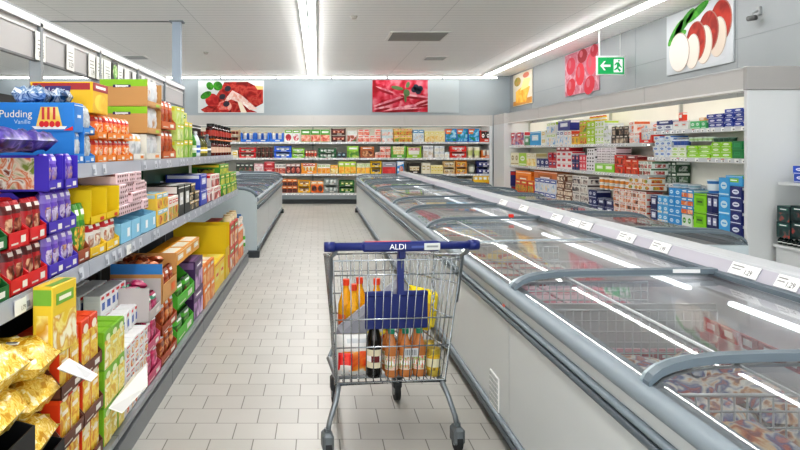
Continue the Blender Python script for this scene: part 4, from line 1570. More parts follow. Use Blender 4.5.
fill(RC, 572.5, 588, 176, 'carton', 'white tray pack with dark print', 2, 4, ybot=208, base='#e8e4de', band='#5a4a48', pic=('#2e2a3a', '#c8b8b0', '#e8e4de'), lay=1)
fill(RC, 588.5, 596.5, 190, 'carton', 'navy tray pack', 2, 3, ybot=214, base='#28326a', band='#d8dce8', lay=3)
fill(RC, 597, 613, 191, 'carton', 'navy and silver pack', 2, 3, ybot=214, base='#242a62', band='#b8c0d0', lay=5)
fill(RC, 597, 628, 178.5, 'tub', 'white pot with orange print', 6, 2, d=.1, ybot=190.8, cup='#f2f0ea', lid='#e8e4da', label='#e89a4a')
fill(RC, 613.5, 646, 190, 'carton', 'white pack with red and brown print', 5, 4, ybot=216, base='#ece6e0', band='#c8452e', pic=('#5a2e24', '#e8a078', '#ece6e0'), lay=1)
fill(RC, 629, 649, 176.5, 'carton', 'white and orange snack pot pack', 4, 2, ybot=189.8, base='#f0ece4', band='#e08a3a', pic=MIX, lay=0)
# near bay top shelf
fill(NA, 656, 672, 125, 'carton', 'flat white box with navy band', 2, 1, base='#eceef2', band='#2a3a86', lay=3, ink='#2a3a86')
fill(NA, 657, 671, 120.5, 'carton', 'navy sleeve lying on flat white boxes', 1, 1, ybot=124.9, base='#2c3a80', band='#e8eaf0', lay=5)
fill(NA, 673, 688, 121, 'carton', 'plain white box', 2, 1, base='#f0f0ee', band='#e0e0dc', lay=5, ink='#e84a2e')
fill(NA, 679, 683, 112.5, 'carton', 'narrow red and white packet standing on white boxes', 1, 1, ybot=120.9, base='#e8482e', band='#f4f0ec', lay=5, d=.06)
fill(NA, 690, 706, 121, 'carton', 'green tray of pale pots', 3, 1, base='#5ac07a', band='#dceee0', lay=3)
fill(NA, 699, 705, 117.5, 'carton', 'small peach pack on green tray', 1, 1, ybot=120.9, base='#f0b878', band='#f4e8d8', lay=5)
fill(NA, 707, 724.5, 114, 'carton', 'navy carton with white panel', 2, 3, base='#2a3c9a', band='#e6eaf4', lay=3)
fill(NA, 725, 743, 104, 'carton', 'royal blue carton with white panel', 2, 5, base='#2844a8', band='#eaeef6', lay=3)
# near bay middle shelf
fill(NB, 654, 671, 136, 'carton', 'white and blue dairy pack', 3, 4, base='#e8eef4', band='#3a78c8', pic=DAIRY, lay=3)
fill(NB, 671.5, 686, 147, 'carton', 'white and lime dairy pack', 2, 2, base='#eaf0e0', band='#a8d03a', lay=3)
fill(NB, 672, 686, 138.5, 'tub', 'navy lidded cup on white and lime packs', 4, 1, d=.1, ybot=146.9, cup='#dfe6ee', lid='#2a3a7a', label='#3a5aa8')
fill(NB, 686.5, 710, 141.5, 'carton', 'bright lime tray of yogurts', 2, 4, base='#9cd82a', band='#eef6dc', lay=3)
fill(NB, 687, 710, 137, 'tub', 'pale pot on lime trays', 5, 1, d=.1, ybot=141.4, cup='#e2ece0', lid='#b8c8b8', label='#a8c890')
fill(NB, 711, 731, 142, 'carton', 'lime and white yogurt tray', 2, 3, base='#98d42e', band='#f2f6e8', lay=3)
fill(NB, 711, 731, 137.5, 'tub', 'grey green pot on lime and white trays', 4, 1, d=.1, ybot=141.9, cup='#5a7a6a', lid='#8aa098', label='#3a5a4a')
fill(NB, 731.5, 742.5, 141, 'carton', 'dark green box', 1, 2, base='#1f8a4a', band='#2a9a58', lay=5, ink='#1f8a4a')
# short shelf in the near bay
fill(NS, 662, 676, 161.5, 'carton', 'dark green and white spotted pack', 3, 2, base='#3a5a42', band='#e0e6de', pic=('#24402e', '#c8d0c8', '#6a8a6a'), lay=1)
# bottom deck, near bay
fill(NC, 650, 657, 195, 'carton', 'tall navy carton', 1, 2, ybot=222, base='#1e2660', band='#dfe2ee', lay=5)
fill(NC, 657.5, 668, 196, 'carton', 'pale blue multipack', 2, 3, ybot=222, base='#58aee0', band='#e4f0f6', pic=DAIRY, lay=3)
fill(NC, 668.5, 681, 188, 'carton', 'mid blue multipack', 2, 4, ybot=226, base='#2c94d8', band='#cfe6f4', lay=3)
fill(NC, 681.5, 693, 189.5, 'carton', 'blue multipack with orange foot', 2, 3, ybot=214, base='#3a9cdc', band='#e8f0f4', pic=('#e88a3a', '#d8542e', '#f0c8a0'), lay=1)
fill(NC, 681.5, 692, 214.4, 'carton', 'white and green small box', 2, 1, ybot=229, base='#e8efe6', band='#5aa83a', lay=3)
fill(NC, 693.5, 706, 193.5, 'carton', 'vivid lime box with dark spine', 1, 2, ybot=230, base='#8cd41e', band='#6ab414', lay=5, ink='#3a5a1a')
fill(NC, 706.5, 718, 193.5, 'carton', 'dark navy box with white edge', 2, 2, ybot=232, base='#1c2460', band='#c8cce0', lay=5)
fill(NC, 718.5, 730, 177.5, 'carton', 'large sky blue box', 1, 3, ybot=234, base='#46a8e4', band='#d0e8f6', lay=3)
fill(NC, 730.5, 743, 186.5, 'carton', 'navy box with white emblem', 1, 4, ybot=237, base='#1e2a74', band='#dfe4f0', lay=3, inset=-.01)
fill(NC, 725, 743, 175.5, 'carton', 'wide sky blue box behind navy boxes', 1, 1, ybot=186.0, base='#4aaee8', band='#8acb4a', lay=5)
fill(NC, 703, 713, 179.5, 'tub', 'blue and white bucket on navy boxes', 1, 1, d=.2, ybot=193.3, cup='#3a7ab8', lid='#dfe8ee', label='#e8f0f4')
fill(NC, 669, 692, 183.5, 'tub', 'grey lidded tub on blue multipacks', 3, 1, d=.16, ybot=187.8, cup='#dfe4e8', lid='#b8bec4', label='#9ab8c8')
# right edge wall shelf: dark green crates and blue boxes
W1 = dict(k='R', f=4.88, z=.40, n='wall shelf at right edge', d=.3)
W2 = dict(k='R', f=4.94, z=1.06, n='upper wall shelf at right edge', d=.3)
fill(W1, 776, 790, 206, 'carton', 'dark teal crate of bottles with green label', 1, 2, ybot=238, base='#123a3c', band='#1f6a5a', pic=('#0a1e1e', '#1a4a48', '#b84a3a'), lay=1)
fill(W1, 790.5, 806, 206, 'carton', 'black green crate of bottles', 1, 2, ybot=238, base='#0e2c30', band='#1a5a50', pic=('#0a1e1e', '#143a3a', '#a83a34'), lay=1)
c = fill(W1, 776, 806, 238.5, 'bottle', 'dark bottle under the teal crates', 6, 1, d=.07, body='#10201c', cap='#2a2a2a', label='#2a2e2c')
fill(W2, 793, 808, 166, 'carton', 'bright blue box with white lettering bars', 1, 2, base='#1f4fc0', band='#e8ecf8', lay=3)
# ------------------------------------------------------------------ goods on the left shelving
G2 = dict(k='G', f=-1.015, z=.91, n='left middle shelf', d=.3)
G1 = dict(k='G', f=-1.075, z=1.335, n='left top shelf', d=.3)
G0 = dict(k='G', f=-.89, z=.157, n='left bottom deck', d=.3)
CHOC = ('#3a1712', '#6a2a20', '#a05a40', '#d8b090')
NOOD = ('#c8921e', '#e8be44', '#f6dc7c', '#dcae34', '#f4d664', '#fff4cc')


def pair(sh, px0, px1, ytop, dcol, ddesc, bdesc, n, layers, nb=2, hf=.92, bag=None, style='bag', ybot=None, zb=None, dep=.28, **kw):
    c = fill(sh, px0, px1, ytop, 'display', ddesc, n, layers, d=dep, ybot=ybot, zb=zb, color=dcol, **kw)
    pots(c, style, bdesc, nb, hf, **bag)
    return c


# middle shelf, from the camera outwards
pair(G2, -22, 8.5, 203, '#1c6a34', 'dark green carton of pouches', 'green foil pouch', 1, 2, 2, .9, dict(base='#1f7a3a', band='#d8c890', pic=('#1a5a2a', '#c8b040', '#8a2a1e')), dep=.25)
pair(G2, 9, 48, 200, '#d01c22', 'red carton of chocolate pouches', 'dark red chocolate pouch', 2, 2, 2, .95,
     dict(base='#a81a20', band='#5a1a18', pic=CHOC, ink='#e8dcd4'), taper=True, lip=.35)
pair(G2, 48.5, 77.5, 190, '#4a34b0', 'purple carton of coffee pouches', 'lilac coffee pouch', 2, 2, 2, .95,
     dict(base='#6a4ab4', band='#8a72c8', pic=('#b8a8c8', '#d8cce0', '#6a4a8a', '#c89a70'), ink='#e8e0f0'), lip=.3)
pair(G2, 48.5, 77.5, 155, '#4630b4', 'tall purple carton with salad picture', 'purple coffee pouch', 2, 1, 2, .96,
     dict(base='#5a3cb0', band='#7a60c8', pic=('#c8b8d0', '#8a72b8', '#d8a878'), ink='#e8e0f0'), ybot=189.5, lip=.3, taper=False, sidepic=('#7a8a30', '#e8d8c0', '#d86a2a', '#f0ece0', '#8a3a1e'), dep=.34)


def loose(name, cat, desc, make, loc, rot, group=None):
    o = make
    o.location = loc
    o.rotation_euler = rot
    return tag(o, desc, cat, group)


def at_px(px, X):
    return depth_at(px, X)


# pouches lying on top of the stacks
for k, (y0, x) in enumerate(((2.34, -1.02), (2.62, -1.03))):
    loose('coffee_bag', 'bag', ('nearer', 'farther')[k] + ' purple foil pouch lying across the tall purple cartons',
          mk_pillow(.27, .075, .16, '#3c2a86', '#35247a', ('#24164e', '#3c2a86', '#4a3698', '#8a78c0', '#2c1c66'), name='coffee_bag', seed=k, full=True, lump=.3, pscale=16),  # lilac tones in the palette paint highlights on the foil
          (x, y0 + .13, 1.398 + .0), (0, 0, PI / 2), 'purple pouches on the stack')
for k, (y0, z) in enumerate(((2.03, 1.224),)):
    loose('chocolate_bag', 'bag', 'shiny red foil pouch lying on top of the red chocolate cartons',
          mk_pillow(.34, .07, .16, '#b8141e', '#c01a22', ('#7a0a12', '#b8141e', '#d8403e', '#a8101a'), name='chocolate_bag', seed=5, full=True, lump=.28, pscale=16), (-1.03, y0 + .17, z), (0, 0, PI / 2))
pair(G2, 78.5, 91, 205, '#9a4a2a', 'brown tray of melon packs', 'green pack with orange fruit', 1, 1, 2, .98, dict(base='#3f8a34', band='#7ab03a', pic=('#e8a02a', '#f4cc5a', '#3f8a34', '#f08a2a')), lip=.22)
fill(G2, 79, 119, 178, 'carton', 'long maroon box behind the yellow cartons', 1, 1, base='#5a2a36', band='#7a3a44', lay=5, inset=.33, d=.2)
pair(G2, 91.5, 120, 221, '#e8c01e', 'yellow tray of white pouches', 'white pouch with red top', 2, 1, 2, 1.0, dict(base='#ece8e0', band='#c8242e', pic=('#d8d0c8', '#a8603a', '#f0e8d8')), lip=.3)
fill(G2, 91.5, 120, 187.5, 'display', 'yellow carton standing empty, grey inside', 2, 1, ybot=220.5, color='#e8c81a', inner='#8a8a88', lip=.22, flap='#d84a2a', d=.26, taper=False)
fill(G2, 120.5, 156.5, 213, 'display', 'pale blue tray under pink cartons', 4, 1, color='#8cc8e4', inner='#b8d8e4', lip=.8, flap='#f4f8fa')
fill(G2, 120.5, 150, 172, 'carton', 'small pale pink carton with brown print', 5, 4, ybot=212.5, base='#e8ccd0', band='#7a4a48', lay=4, d=.2, inset=.02)
fill(G2, 150.5, 156.5, 182, 'carton', 'loose pale pink carton at stack end', 1, 2, ybot=205, base='#e4c4c8', band='#8a5a54', lay=4, d=.14, inset=.06)
fill(G2, 157, 168, 193, 'carton', 'light blue and yellow box', 2, 2, base='#f0c84a', band='#a8d0e0', pic=MIX, lay=0)
fill(G2, 168.5, 178.5, 196, 'carton', 'white and red pack with spoon picture', 3, 1, base='#f0e6dc', band='#d8402e', pic=MIX, lay=1)
fill(G2, 179, 190, 184, 'carton', 'black box with white edge', 2, 1, base='#1e2220', band='#e8e8e4', lay=5)
fill(G2, 190.5, 200, 182.5, 'carton', 'black and gold tray pack', 2, 3, base='#2a2620', band='#d8b878', lay=0, pic=('#c8a868', '#2a2620', '#e8d8b0'))
fill(G2, 185, 221, 163, 'carton', 'long dark green carton behind the black boxes', 1, 1, base='#2a5a3c', band='#3a6a4a', lay=5, inset=.33, d=.2)
fill(G2, 200.5, 207.5, 174, 'carton', 'royal blue box', 1, 2, base='#2440b8', band='#dfe4f4', lay=5)
fill(G2, 208, 221, 174.5, 'carton', 'white pack with red and black end', 3, 2, base='#e8e0da', band='#c8202a', pic=('#2a2422', '#d83a34', '#e8e0da'), lay=1)
fill(G2, 221.5, 236.5, 163.5, 'carton', 'green and yellow pack with dark print', 4, 3, base='#4a9a2e', band='#e8d43a', pic=('#1e3a1a', '#e8e04a', '#5aa83a'), lay=1)

# top shelf
pud = fill(G1, 74, 84, 103, 'carton', 'large sky blue pudding carton with pudding picture', 1, 1, d=.34, zb=1.478, base='#1f7fd0', band='#1f7fd0', lay=5, ink='#e8eef6', side='#1f7fd0', inset=.0)['objs'][0]
w_, d_, h_ = pud.dimensions.x, .34, pud.dimensions.z
xs = -w_ / 2 - .0035
art = MB()
art.poly([(xs, .04, h_ * .10), (xs, .17, h_ * .10), (xs, .185, h_ * .2), (xs, .03, h_ * .2)], M('#eef0f4', .4))
art.poly([(xs - .0006, .05, h_ * .2), (xs - .0006, .165, h_ * .2), (xs - .0006, .145, h_ * .84), (xs - .0006, .07, h_ * .84)], food('#e8c050', '#f4dc8a', scale=14))
for a in (.08, .105, .128):
    art.poly([(xs - .0012, a, h_ * .42), (xs - .0012, a + .012, h_ * .42), (xs - .0012, a + .011, h_ * .83), (xs - .0012, a + .001, h_ * .83)], M('#c8303a', .35))
for a in (.07, .095, .12, .14):
    art.add([(xs - .0016, a + .012 * math.cos(t * PI / 5), h_ * .27 + .014 * math.sin(t * PI / 5)) for t in range(10)], [tuple(range(10))], M('#d8242e', .3))
art.poly([(xs, .004, h_ * .06), (xs, .045, h_ * .06), (xs, .004, h_ * .2)], M('#d8242e', .4))
art.build('pudding_picture', pud)
text('Pudding', .046, M('#f2ead4', .4), pud, (xs - .0008, .255, h_ * .60), (PI / 2, 0, -PI / 2))
text('Vanille', .027, M('#c8dcf0', .4), pud, (xs - .0008, .225, h_ * .34), (PI / 2, 0, -PI / 2))
c = fill(G1, 74, 84, 130.5, 'display', 'blue carton under the pudding carton', 1, 1, d=.34, color='#2b83d2', inner='#9a9a9a', taper=False, lip=.3, ybot=None)
pots(c, 'bag', 'grey pudding pouch', 2, .95, base='#c8ccd0', band='#5a9ad8', pic=('#d8dce0', '#b8bcc0'))
c = fill(G1, 84.5, 95.5, 107, 'display', 'blue and grey pudding carton', 1, 2, d=.3, color='#3a8ad4', inner='#a8a8a8', lip=.25)
pots(c, 'bag', 'silver grey pudding pouch', 2, .98, base='#b8bcc0', band='#c8ccd0', pic=('#a8acb0', '#d0d4d8'))
for k, (y, x, rz) in enumerate(((3.32, -1.24, .2), (3.46, -1.16, -.3))):
    loose('pudding_bag', 'bag', ('nearer', 'farther')[k] + ' crumpled white and blue bag lying on the pudding cartons',
          mk_pillow(.2, .075, .15, '#a8bccc', '#2a5a94', ('#1a3656', '#2e5f92', '#d8e2ea', '#3a6ea4', '#eef2f4'), name='pudding_bag', seed=20 + k, full=True, lump=.45, pscale=18), (x, y, 1.612), (0, .05, PI / 2 + rz), 'crumpled bags on the pudding cartons')
c = pair(G1, 97, 133, 118, '#e8862a', 'orange carton of jelly bags', 'orange red jelly bag', 4, 2, 2, .95, dict(base='#e8702a', band='#c8281e', pic=('#d8401e', '#f0a83a', '#f4e0d0', '#e86a2a')), lip=.3)
lom = fill(G1, 92.5, 108, 83.5, 'carton', 'yellow carton with red top on the jelly cartons', 1, 1, d=.30, zb=1.578, base='#e8b81e', band='#a8242a', lay=0, pic=('#e8b81e', '#f4d84a'), side='#a8242a', inset=.0)['objs'][0]
def logo(o, zc, y=.17, s=.030, d=.3):
    w = o.dimensions.x
    xs = -w / 2 - .003
    b = MB()
    b.poly([(xs, y - .062, zc - .018), (xs, y + .062, zc - .018), (xs, y + .056, zc + .020), (xs, y - .068, zc + .020)], M('#3a2a6a', .4))
    b.build('logo_panel', o)
    text('Lomar', s, M('#f4f4f4', .4), o, (xs - .001, y, zc), (PI / 2, 0, -PI / 2))
logo(lom, lom.dimensions.z * .72)
gb = []
c = fill(G1, 146.5, 162, 82, 'display', 'beige and green carton of bags', 1, 2, ybot=134, d=.30, color='#c8955a', inner='#b8b4ae', taper=False, logo=True, sideband='#8cc41e', flap='#a8d03a', lip=.22)
pots(c, 'bag', 'white bag', 2, .96, base='#d8dade', band='#e0e2e4', pic=('#d0d2d6', '#e4e6e8', '#b89068'))
for o in c['objs']:
    text('Lomar', .026, M('#ffffff', .4), o, (-o.dimensions.x / 2 - .0035, .165, o.dimensions.z * .75), (PI / 2, 0, -PI / 2))
c = fill(G1, 134, 145.5, 134.5, 'display', 'white and red carton of bags under green cartons', 1, 1, d=.3, color='#e8e4dc', inner='#c8c4c0', lip=.25, flap='#e88a2a')
pots(c, 'bag', 'silver bag', 2, .96, base='#d4d6d8', band='#e8b86a', pic=('#d8dadc', '#b0b4b8'))
c = fill(G1, 146.5, 162, 134.8, 'display', 'white carton with orange foot', 1, 1, d=.3, color='#e4dfd4', inner='#c8c4c0', lip=.25, flap='#e88a2a', taper=False)
pots(c, 'bag', 'pale grey bag', 2, .96, base='#d0d2d4', band='#dcdee0', pic=('#c8cacc', '#e0e2e4'))
pair(G1, 162.5, 176, 100, '#c86428', 'rust orange carton', 'brown foil pouch', 1, 2, 3, .9, dict(base='#a8421e', band='#c86a34', pic=('#8a3418', '#b85a2a', '#6a2814')), lip=.25)
fill(G1, 176.5, 184, 107, 'carton', 'yellow green tea box', 2, 3, base='#c8dc7a', band='#d8d02a', pic=('#7aa83a', '#e8ecc0', '#b8d04a'), lay=0)
fill(G1, 184.5, 192, 122, 'carton', 'lime green tea box with yellow lid', 2, 2, base='#8cbc3a', band='#e8c81e', pic=('#5a8a2a', '#d8e4a0'), lay=0)
fill(G1, 184.5, 192, 112, 'carton', 'yellow box on lime tea boxes', 1, 1, ybot=121.5, base='#d8d46a', band='#2a8a4a', lay=5, inset=.04)
fill(G1, 193, 198, 131, 'bottle', 'green bottle with black cap', 2, 1, d=.08, body='#4a8a3a', cap='#222222', label='#c8d8b0')
fill(G1, 198.5, 203, 131, 'bottle', 'white bottle with blue label', 1, 1, d=.09, body='#d8e0e8', cap='#e8ecf0', label='#3a6ab8')
fill(G1, 203.5, 209, 136, 'bottle', 'olive bottle with yellow label', 2, 1, d=.08, body='#5a5a2a', cap='#2a2a22', label='#d8c04a')
fill(G1, 209.5, 213, 134, 'bottle', 'tall steel grey bottle', 1, 1, d=.08, body='#6a7074', cap='#8a9094', label='#3a3e42')
fill(G1, 213.5, 232.5, 141, 'jar', 'dark red sauce jar', 7, 1, d=.1, body='#5a1e18', lid='#22201e', label='#d8b8a0')
fill(G1, 213.5, 232.5, 139.8, 'carton', 'thin orange cardboard sheet on sauce jars', 1, 1, ybot=140.9, base='#e8742a', band='#e8742a', lay=5, ink='#e8742a', d=.12, name='cardboard_sheet', cat='cardboard')
fill(G1, 213.5, 232.5, 125.5, 'jar', 'black lidded dark jar on orange sheet', 7, 1, ybot=139.7, d=.1, body='#3a1a18', lid='#1a1a1a', label='#a83a2e')
fill(G1, 200, 214, 124, 'carton', 'black box behind the bottles', 1, 1, base='#22201f', band='#3a3836', lay=5, d=.1, inset=.14)

# bottom deck
for k, yb in enumerate((2.0, 2.26)):
    o = mk_display(.24, (.43, .27)[k], .34, '#1a1c1e', name='black_tray', lip=.9, inner='#2a2c2e', flap='#2a2c2e')
    loose('black_tray', 'tray', ('nearer', 'farther')[k] + ' black tray under the bags of noodles', o, (-.88, yb + .12, .157), (0, 0, PI / 2), 'black trays of noodles')
for i, yb in enumerate((2.0, 2.26)):
    for L in range(3 - (i == 0)):
        o = mk_pillow(.25, .125, .27, '#e0c070', '#e0c070', NOOD, name='noodle_bag', rough=.25, pscale=30, seed=30 + i * 4 + L, full=True, lump=.22)
        loose('noodle_bag', 'bag', 'clear bag of yellow ribbon noodles, ' + ('nearer pile', 'farther pile')[i] + ', ' + ['lowest', 'middle' if i else 'topmost', 'topmost'][L] + ', above black tray',
              o, (-.885 - .012 * (L % 2), yb + .12 + .01 * L, (.555, .39)[i] + L * .125), (0, .03 * (-1) ** L, PI / 2 + .08 * (-1) ** L), 'bags of ribbon noodles')
        pb = MB()
        zt = .122
        pb.box(-.045, .0, .10, .145, zt, zt + .004, M('#e8e8e4', .4))
        for q in range(5):
            pb.box(-.041 + q * .008, -.037 + q * .008, .105, .14, zt + .004, zt + .005, M('#6a6d72', .5))
        pb.build('barcode_label', o)
        sb = MB()
        sb.add([(-.125, .03, .062), (-.145, .03, .066), (-.15, .13, .06), (-.145, .24, .066), (-.125, .24, .062)], [(0, 1, 2, 3, 4)], M('#d8d2bc', .15))
        sb.build('crimped_end', o)
pair(G0, 62, 103, 333, '#6a4030', 'brown tray of pasta boxes', 'yellow pasta box with orange top', 2, 3, 2, 1.12, dict(base='#e0481e', band='#e8521e', pic=('#d88a1e', '#e8b42a', '#f4d860', '#e8b42a', '#f0e4c0'), lay=7, ink='#f8ecd8', name='pasta_box', dd=.17), style='carton', lip=.26, dep=.22)
o = mk_carton(.2, .245, .07, '#e8c83a', '#7ab03a', ('#e8c83a', '#f4e48a', '#d8a02a', '#f6f0d0'), 1, '#f4f0d8', name='pasta_box')
loose('pasta_box', 'box', 'tall yellow and green pasta box standing on the top pasta tray', o, (-.90, 2.56, .685), (0, 0, PI / 2 - .08))
fill(G0, 104, 124.5, 324, 'carton', 'yellow pasta box with green top', 3, 3, d=.24, base='#7ab428', band='#86c030', pic=('#d8a82a', '#e0c83a', '#f2e488', '#d8c040', '#f6f0d0'), lay=7, ink='#e8f0c8', name='pasta_box', cat='box')
fill(G0, 125, 147.5, 336, 'carton', 'white box with bright bird print', 5, 5, base='#e8e7e6', band='#e8e7e6', pic=('#26347a', '#ecebe8', '#e0a02a', '#c83a3a'), lay=0, ink='#d8342e', d=.3, side='#e8e7e6')
wb0 = mk_carton(.088, .10, .085, '#e6e6e6', '#e6e6e6', ('#3a5aa8', '#4a6ab8'), 8, '#d83a3a', name='snack_box', side='#e0e0e0')
ya, yb = depth_at(125, -.93), depth_at(147, -.93)
zt = H - (336 - VY) / (182 / .89) + .002
k = 0
for r_ in range(4):
    for q in range(5):
        for L in range(1 if r_ < 1 else 2):
            o = wb0 if k == 0 else dup(wb0)
            k += 1
            o.location = (-.95 - r_ * .098, ya + (yb - ya) * (q + .5) / 5, zt + L * .101)
            o.rotation_euler = (0, 0, PI / 2 + RND.uniform(-.12, .12))
            tag(o, 'small white box with blue square, ' + ['front', 'second', 'third', 'rear'][r_] + ' row, ' + ORD[q] + ' from near end' + ['', ', upper'][L] + ', left bottom deck', 'box', 'small white boxes with blue squares')
pair(G0, 148, 161, 317, '#c85a7a', 'pink and grey carton of bags', 'pink bag', 1, 2, 2, .95, dict(base='#b82a5a', band='#d84a7a', pic=('#8a1a3a', '#d85a8a', '#e8a0b8')), lip=.3)
pinkc = pair(G0, 148, 161, 283, '#c4bcba', 'open grey carton with pink bags', 'magenta bag', 1, 1, 2, .6, dict(base='#a82a5a', band='#4a9a7a', pic=('#8a1a3a', '#d85a8a', '#e8a0b8')), taper=False, lip=.3, inner='#bcb4b2', flap='#e8e0dc', ybot=316.5)
pair(G0, 161.5, 177, 298, '#a84a26', 'rust brown tray of snack bags', 'brown and orange snack bag', 1, 2, 3, .95, dict(base='#8a3a1e', band='#d8702a', pic=('#5a2414', '#c8622a', '#e8b070', '#a83a1e')), lip=.28)
c = fill(G0, 161.5, 177, 258, 'display', 'open tan carton with blue edge, tipped forward', 1, 1, ybot=297, d=.3, color='#d09a5c', inner='#cfc6bc', taper=False, lip=.45, sideband='#3a86c8', flap='#e8702a')
tan = c
pots(c, 'bag', 'copper brown packet', 3, .7, base='#8a3a22', band='#b85a2e', pic=('#5a2014', '#b8582c', '#e8c0a0'))
pair(G0, 177.5, 194, 268, '#58b838', 'bright green tray', 'dark green snack pack', 1, 2, 2, .6, dict(base='#2e6a2a', band='#58b838', pic=('#2a4a24', '#6ab048', '#8a3a3a')), lip=.35, inner='#4a8a3a')
fill(G0, 194.5, 203, 258, 'carton', 'dark purple box', 1, 2, base='#4a2a5e', band='#8a6a9a', pic=('#3a1e4a', '#a878b8', '#d8c0d8'), lay=1)
fill(G0, 180, 203, 245, 'carton', 'small golden orange box with white label', 3, 1, ybot=257.5, base='#e8a01e', band='#f0e8d8', lay=5, d=.2, inset=.03)
fill(G0, 203.5, 214, 262, 'carton', 'orange pack with white print', 3, 2, base='#e8842a', band='#f2e4d0', pic=('#d86a1e', '#f4c888'), lay=1)
fill(G0, 214.5, 224.5, 259, 'carton', 'tall yellow pack', 2, 1, base='#ecc81e', band='#e8d86a', lay=5, ink='#d8342a')
fill(G0, 225, 229.5, 223, 'display', 'large yellow display box', 1, 1, d=.5, color='#e4c40e', inner='#c8aa10', taper=False, lip=.55, flap='#e84a2a')
fill(G0, 230, 238, 221, 'carton', 'red and green pack with white print', 2, 2, base='#c83a2e', band='#4ab04a', pic=('#8a2a4a', '#e8a04a', '#e8e0d8'), lay=1)
fill(G0, 238.5, 243, 226, 'carton', 'orange drink carton', 1, 2, base='#e8782a', band='#f0e0d0', pic=('#d85a1e', '#f4b878'), lay=0)
fill(G0, 243.3, 246.6, 216, 'bottle', 'white bottle with green label', 1, 1, d=.1, body='#d8dcd8', cap='#e8e8e0', label='#5ab03a')
fill(G0, 230, 238, 212.5, 'jar', 'cream jar with tan lid on red and green packs', 3, 1, ybot=220.8, d=.09, body='#e0d0b0', lid='#c8b088', label='#e8d8b8')
fill(G0, 238.5, 243, 215, 'jar', 'jar with blue lid on orange cartons', 2, 1, ybot=225.8, d=.07, body='#d8d4c8', lid='#3a6a9a', label='#e8e4da')
def heap(cr, nx, ny, z, desc, name, cols, sz, first='front'):
    o0 = cr['objs'][0]
    k = 0
    proto = mk_pillow(sz, .05, sz * .8, cols[0], cols[1], cols[2], name=name, seed=91)
    W, D = cr['cw'] * .86, cr['d'] * .72
    for j in range(ny):
        for i in range(nx):
            o = proto if k == 0 else dup(proto)
            k += 1
            q = Vector((-W / 2 + W * (i + .5) / nx, .07 + D * j / ny, z + .012 * ((i + j) % 2)))
            o.location = o0.location + Matrix.Rotation(o0.rotation_euler.z, 3, 'Z') @ q
            o.rotation_euler = (RND.uniform(-.2, .2), RND.uniform(-.2, .2), o0.rotation_euler.z + RND.uniform(-.4, .4))
            tag(o, desc + ', ' + ('nearer', 'farther')[i] + ' file, ' + ORD[j] + ' from the aisle', 'packet', desc)


heap(tan, 2, 3, tan['h'] * .74, 'copper brown packet lying in open tan carton', 'snack_packet', ('#7a3218', '#c86a34', ('#4a1a0e', '#b8582c', '#e8c0a0', '#8a3a1e')), .12)
heap(pinkc, 2, 3, pinkc['h'] * .64, 'magenta packet lying in open grey carton', 'sweet_packet', ('#a8285a', '#4a9a7a', ('#8a1a3a', '#d85a8a', '#e8a0b8', '#4a9a7a')), .11)
# loose cardboard flaps sticking out of the bottom deck
b = MB()
b.add([(0, 0, 0), (0, .34, .05), (.03, .33, .12), (.09, .2, .085), (.06, .02, .0)], [(0, 1, 2, 3, 4)], M('#eeeeec', .5))
b.add([(0, 0, -.002), (0, .34, .048), (.03, .33, .118), (.09, .2, .083), (.06, .02, -.002)], [(4, 3, 2, 1, 0)], M('#d8d8d6', .5))
loose('torn_cardboard', 'cardboard', 'torn white cardboard strip sticking out in front of white boxes', b.build('torn_cardboard'), (-.885, depth_at(112, -.87), .31), (0, .5, 0))
b = MB()
b.add([(0, 0, 0), (.0, .12, .0), (.09, .16, -.07), (.10, .05, -.06)], [(0, 1, 2, 3)], M('#e8e9ec', .45))
b.add([(0, 0, -.003), (.0, .12, -.003), (.09, .16, -.073), (.10, .05, -.063)], [(3, 2, 1, 0)], M('#c8c9cc', .45))
loose('price_flap', 'price flap', 'folded white ticket flap sticking out beside pasta trays', b.build('price_flap'), (-.885, 2.44, .66), (0, 0, 0))
# paper tickets on the shelf edge
for k, px in enumerate((19, 128)):
    yy = depth_at(px, -.995)
    r = empty('shelf_ticket', (-.9905, yy, .88))
    tag(r, ('larger white paper ticket on the middle shelf edge below red cartons', 'white paper ticket on the middle shelf edge below pink cartons')[k], 'ticket')
    MB().box(0, .002, -.045, .045, -.025, .025, M('#f4f4f0', .4)).build('paper', r)
    text('1.79' if k == 0 else '1.49', .022, M('#333333'), r, (.003, .018, -.008), (PI / 2, 0, PI / 2))
# ------------------------------------------------------------------ shopping trolley
CX, CY, CRZ = .345, 3.33, .115
cart = empty('shopping_trolley', (CX, CY, 0), CRZ)
tag(cart, 'chrome wire shopping trolley with navy handle standing on the tiled aisle', 'trolley')
CH = M('#aeb4b8', .25, .85)
CHD = M('#8f969b', .35, .6)
NV = M('#1c2a6c', .35)
RB, RT, FB, FT = (.04, .31, .262), (-.10, .925, .30), (.74, .37, .185), (.84, .80, .215)   # (y, z, half width)


def lerp(a, b, t):
    return tuple(p + (q - p) * t for p, q in zip(a, b))


def cpt(u, fwd, hgt):
    """point of the basket shell: u -1..1 across, fwd 0..1, hgt 0..1"""
    bo, to = lerp(RB, FB, fwd), lerp(RT, FT, fwd)
    y, z, hw = lerp(bo, to, hgt)
    return (u * hw, y, z)


bk = MB()
